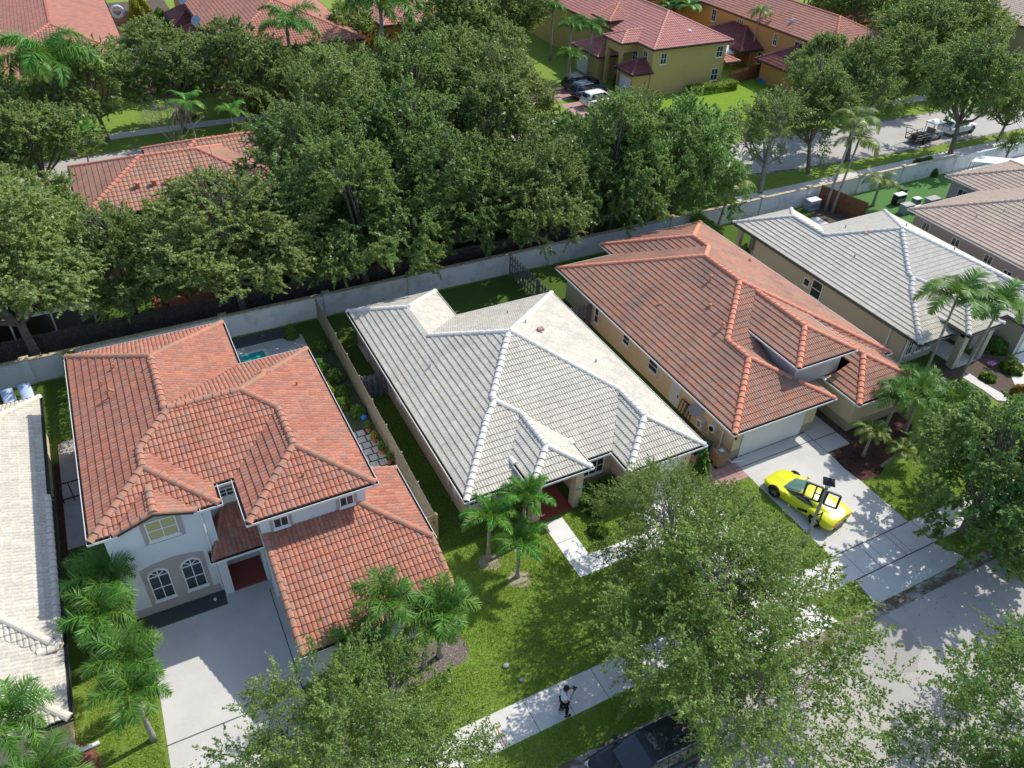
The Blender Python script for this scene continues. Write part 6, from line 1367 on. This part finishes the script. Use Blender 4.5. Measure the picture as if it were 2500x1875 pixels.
def boxy(name, label, cat, x, y, w, d, h, m, lid=None, extra=None):
    o = empty(name, (x, y, 0), label, cat)
    MB().box(x - w / 2, x + w / 2, y - d / 2, y + d / 2, .03, h).build('body', m, o)
    MB().box(x - w / 2 - .03, x + w / 2 + .03, y - d / 2 - .03, y + d / 2 + .03, h + .002, h + .07).build('lid', lid or M_['plast'], o)
    MB().box(x - w / 2 + .05, x + w / 2 - .05, y - d / 2 - .012, y - d / 2, h * .3, h * .7).build('front_panel', M_['steel'], o); return o
boxy('storage_box', 'grey storage box with a white top against the white wall', 'box', 55.0, 46.0, 1.2, .7, .9, M_['dish'])
boxy('outdoor_cabinet', 'grey outdoor cabinet with a white counter on the green turf, nearest the house', 'cabinet', 62.5, 42.0, 1.1, .7, .8, M_['dish'], M_['steel'])
boxy('barbecue', 'black and white barbecue on the green turf beside the low palm', 'barbecue', 63.3, 43.6, 1.1, .6, .95, M_['black'])
boxy('outdoor_cabinet', 'low grey cabinet on the green turf, right of the barbecue', 'cabinet', 66.2, 42.2, 1.3, .8, .6, M_['dish'], M_['steel'])
boxy('outdoor_table', 'small light table on the green turf behind the barbecue', 'table', 64.9, 42.9, .7, .5, .55, M_['steel'])
boxy('planter_box', 'black planter beside the barbecue on the turf', 'planter', 64.4, 44.2, .5, .5, 1.0, M_['black'], M_['greenp'])
boxy('cooler', 'dark cooler near the tan roof edge on the turf', 'box', 63.6, 41.6, .9, .5, .5, M_['black'])
tg = empty('target_stand', (57.0, 46.3, 0), 'red and white round target on a metal stand by the red-brown fence', 'target')
MB().bar((56.7, 46.5, 0), (56.9, 46.2, 1.3), .04).bar((57.3, 46.5, 0), (57.1, 46.2, 1.3), .04).bar((57.0, 45.8, 0), (57.0, 46.2, 1.2), .04).build('stand', M_['steel'], tg)
for r_, m_, k in ((.36, 'plast', 0), (.26, 'redp', 1), (.12, 'plast', 2)): MB().tube([(57.0 - .02 * k, 46.16 - .03 * k, 1.2), (56.98 - .02 * k, 46.12 - .03 * k, 1.21)], r_, 20).build('target_ring', M_[m_], tg)
tn = empty('canopy_tent', (76, 44.5, 0), 'white canopy tent roof over the pool deck at the right edge', 'tent'); 
cnv = MB(); P = [(73.2, 44.4, 2.2), (75.2, 45.2, 2.2), (79.0, 42.4, 2.2), (77.2, 41.4, 2.2)]; mid = (76.1, 43.4, 2.45)
cnv.add(P + [mid] + [(a, b, c_ - .05) for a, b, c_ in P] + [(mid[0], mid[1], mid[2] - .05)], [(0, 4, 1), (1, 4, 2), (2, 4, 3), (3, 4, 0), (5, 6, 9), (6, 7, 9), (7, 8, 9), (8, 5, 9)] + [(k, (k + 1) % 4, 5 + (k + 1) % 4, 5 + k) for k in range(4)])
cnv.build('canopy', M_['canvas'], tn)
for a, b, c_ in P: MB().bar((a, b, 0), (a, b, c_ - .04), .06).build('pole', M_['steel'], tn)
ub = empty('parasol', (74.6, 82.6, 0), 'white garden parasol between the yellow and orange houses', 'parasol')
MB().lathe([(1.5, 2.2), (1.45, 2.26), (.6, 2.6), (.05, 2.85)], (74.6, 82.6, 0), 8).build('canopy', M_['canvas'], ub); MB().tube([(74.6, 82.6, 0), (74.6, 82.6, 2.8)], .04, 8).build('pole', M_['steel'], ub)
kp = empty('kiddie_pool', (79.5, 77.3, 0), 'bright blue plastic pool by the red-brown fence of the orange house', 'pool'); kp.location = (76.2, 76.2, 0); ORI[kp.name] = Vector((76.2, 76.2, 0))
MB().lathe([(1.1, .02), (1.15, .4), (1.05, .4), (1.0, .1), (.1, .1)], (76.2, 76.2, 0), 18).build('basin', M_['bluep'], kp)
wf = empty('white_cover', (6.6, 118, 0), 'lumpy white cover over garden things in the top left yard', 'cover'); cvm = MB(); cvm.ell((6.6, 118, .5), (1.1, 1.0, .75), 12, 8); cvm.ell((7.4, 117.7, .45), (.8, .8, .6), 12, 8); cvm.build('cloth', M_['plast'], wf)
fr_ = empty('inflatable_ring', (6.0, 129.6, 0), 'blue and white inflatable ring hung on the far brown garden fence', 'ring'); tb_ = MB(); tb_.tube([(6.0 + .7 * math.cos(a * .3927), 127.9, 1.9 + .7 * math.sin(a * .3927)) for a in range(17)], .22, 10); tb_.build('ring', M_['bluec'], fr_)
# pool cage (screen enclosure) at the left behind the dark fence
pc_ = empty('pool_cage', (-6.2, 53.2, 0), 'white framed screen enclosure behind the dark fence at the left', 'screen enclosure'); fm_ = MB()
for x in (-14, -11, -8.4, -6.0, -3.6): fm_.bar((x, 51.2, 0), (x, 51.2, 2.1), .09).bar((x, 51.2, 2.1), (x, 56, 2.6), .09)
fm_.bar((-14, 51.2, 2.1), (-3.6, 51.2, 2.1), .14).bar((-14, 53.6, 2.36), (-3.6, 53.6, 2.36), .09).bar((-3.6, 51.2, 2.1), (-3.6, 56, 2.6), .14).build('frame', M_['trim'], pc_)
MB().box(-14, -3.65, 51.6, 56, .02, .08).build('deck', M_['black'], pc_)
for i, (x, y, s_, lab) in enumerate(((9.6, 17.0, .16, 'flat pale grey stone on the front lawn in the tree shade, upper'), (9.9, 16.1, .13, 'dark grey stone on the front lawn in the tree shade, lower'))):
    tag(MB().ell((x, y, .06), (s_, s_ * .8, .1), 10, 6).build('stone', M_['rock'], loc=(x, y, 0)), lab, 'stone')
tag(MB().lathe([(.07, 0), (.075, .06), (.03, .07)], (-.95, 25.9, .012), 12).build('cleanout_cap', M_['plast'], loc=(-.95, 25.9, 0)), 'small white round pipe cap in the dark gravel strip', 'pipe cap')
tag(MB().tube([(-7.3, 21.25, .25), (-6.95, 20.9, .12), (-6.3, 20.95, .08)], .09, 8).build('downpipe_elbow', M_['trim'], loc=(-7, 21, 0)), 'white bent downpipe end on the red gravel by the pale house', 'pipe')
sg_ = empty('iron_gate', (-6.0, 35.3, 0), 'low dark metal gate across the paved side path', 'gate'); gm_ = MB()
for x in (-6.7, -6.2, -5.7, -5.25): gm_.bar((x, 35.3, 0), (x, 35.3, 1.3), .05)
gm_.bar((-6.7, 35.3, 1.3), (-5.25, 35.3, 1.3), .05).bar((-6.7, 35.3, .25), (-5.25, 35.3, .25), .05).build('bars', M_['black'], sg_)

# ---------------------------------------------------------------- person taking a photograph
def skin(name, nodes, edges, m, parent, sub=1, root=0):
    me = bpy.data.meshes.new(name); me.from_pydata([n[:3] for n in nodes], edges, []); me.materials.append(m)
    o = bpy.data.objects.new(name, me); COL.objects.link(o); o.parent = parent
    md = o.modifiers.new('Skin', 'SKIN'); md.use_smooth_shade = True
    lay = me.skin_vertices[0].data
    for i, n in enumerate(nodes): lay[i].radius = (n[3], n[4] if len(n) > 4 else n[3]); lay[i].use_root = (i == root)
    ms = o.modifiers.new('Sub', 'SUBSURF'); ms.levels = sub; ms.render_levels = sub; return o
PE = empty('person', (10.75, 14.05, .02), 'person in white t-shirt and black trousers on the sidewalk, holding up a camera', 'person', world=False, rz=-.12); PE.scale = (1.07, 1.07, 1.07)
nd = [(0, 0, .98, .15, .12), (0, 0, 1.15, .14, .12), (.01, 0, 1.35, .17, .13), (.02, 0, 1.50, .07, .07), (.03, 0, 1.57, .055), (.05, 0, 1.66, .085, .095), (.045, 0, 1.76, .085, .095), (.03, 0, 1.83, .05),   # 0-7
      (0, .11, .90, .10), (.0, .12, .52, .065), (-.05, .14, .10, .045), (.07, .15, .04, .035),        # 8-11 front leg
      (0, -.11, .90, .10), (.08, -.15, .52, .065), (.06, -.19, .12, .045), (.17, -.20, .04, .035),   # 12-15 rear leg
      (.02, .19, 1.44, .065), (.12, .20, 1.20, .045), (.28, .10, 1.46, .035), (.31, .05, 1.54, .038),     # 16-19 left arm
      (.02, -.19, 1.44, .065), (.12, -.20, 1.20, .045), (.28, -.10, 1.46, .035), (.31, -.05, 1.54, .038)]  # 20-23
ed = [(0, 1), (1, 2), (2, 3), (3, 4), (4, 5), (5, 6), (6, 7), (0, 8), (8, 9), (9, 10), (10, 11), (0, 12), (12, 13), (13, 14), (14, 15), (2, 16), (16, 17), (17, 18), (18, 19), (2, 20), (20, 21), (21, 22), (22, 23)]
for hnd, sg in ((19, 1), (23, -1)):
    for k in range(4):
        b = len(nd); z = 1.56 - k * .022; l = (.9, 1, .93, .75)[k]
        nd += [(.335, sg * .05, z + .02, .010), (.36 + .01 * l, sg * .035, z + .024, .009), (.365 + .012 * l, sg * .005, z + .02, .008)]; ed += [(hnd, b), (b, b + 1), (b + 1, b + 2)]
    b = len(nd); nd += [(.31, sg * .03, 1.52, .011), (.33, sg * .005, 1.51, .009)]; ed += [(hnd, b), (b, b + 1)]
skin('body', nd, ed, M_['skin'], PE, 1)
skin('t_shirt', [(0, 0, .92, .175, .145), (0, 0, 1.12, .17, .145), (.01, 0, 1.35, .19, .15), (.02, 0, 1.47, .12, .10), (.02, .2, 1.44, .085), (.08, .20, 1.30, .075), (.02, -.2, 1.44, .085), (.08, -.20, 1.31, .075)], [(0, 1), (1, 2), (2, 3), (2, 4), (4, 5), (2, 6), (6, 7)], M_['tee'], PE, 2)
skin('trousers', [(0, 0, .98, .165, .135), (0, .11, .88, .12), (.0, .12, .52, .085), (-.05, .14, .12, .062), (0, -.11, .88, .12), (.08, -.15, .52, .085), (.06, -.19, .13, .062)], [(0, 1), (1, 2), (2, 3), (0, 4), (4, 5), (5, 6)], M_['trous'], PE, 1)
MB().ell((.015, 0, 1.755), (.115, .105, .10), 14, 10).ell((-.02, 0, 1.69), (.09, .10, .10), 12, 8).build('hair', M_['hair'], PE, local=True, smooth=True)
MB().ell((.155, 0, 1.69), (.018, .014, .022), 8, 6).build('nose', M_['skin'], PE, local=True); 
for sg in (1, -1):
    MB().ell((.128, sg * .035, 1.715), (.01, .014, .009), 8, 6).build('eye', M_['black'], PE, local=True); MB().ell((.045, sg * .10, 1.70), (.02, .012, .03), 8, 6).build('ear', M_['skin'], PE, local=True)
MB().ell((.13, 0, 1.64), (.012, .028, .008), 8, 6).build('mouth', M_['redfloor'], PE, local=True)
for x, y in ((.02, .15), (.13, -.20)): MB().ell((x, y, .05), (.15, .055, .055), 12, 6).build('shoe', M_['black'], PE, local=True, smooth=True)
ca = empty('camera_device', (11.10, 14.0, 1.70), 'black camera held up in front of the face of the person', 'camera', world=False, rz=-.12)
MB().box(-.03, .05, -.07, .07, -.10, .08).build('body', M_['black'], ca, local=True); MB().tube([(.05, 0, 0), (.12, 0, 0)], .035, 12).build('lens', M_['black'], ca, local=True)
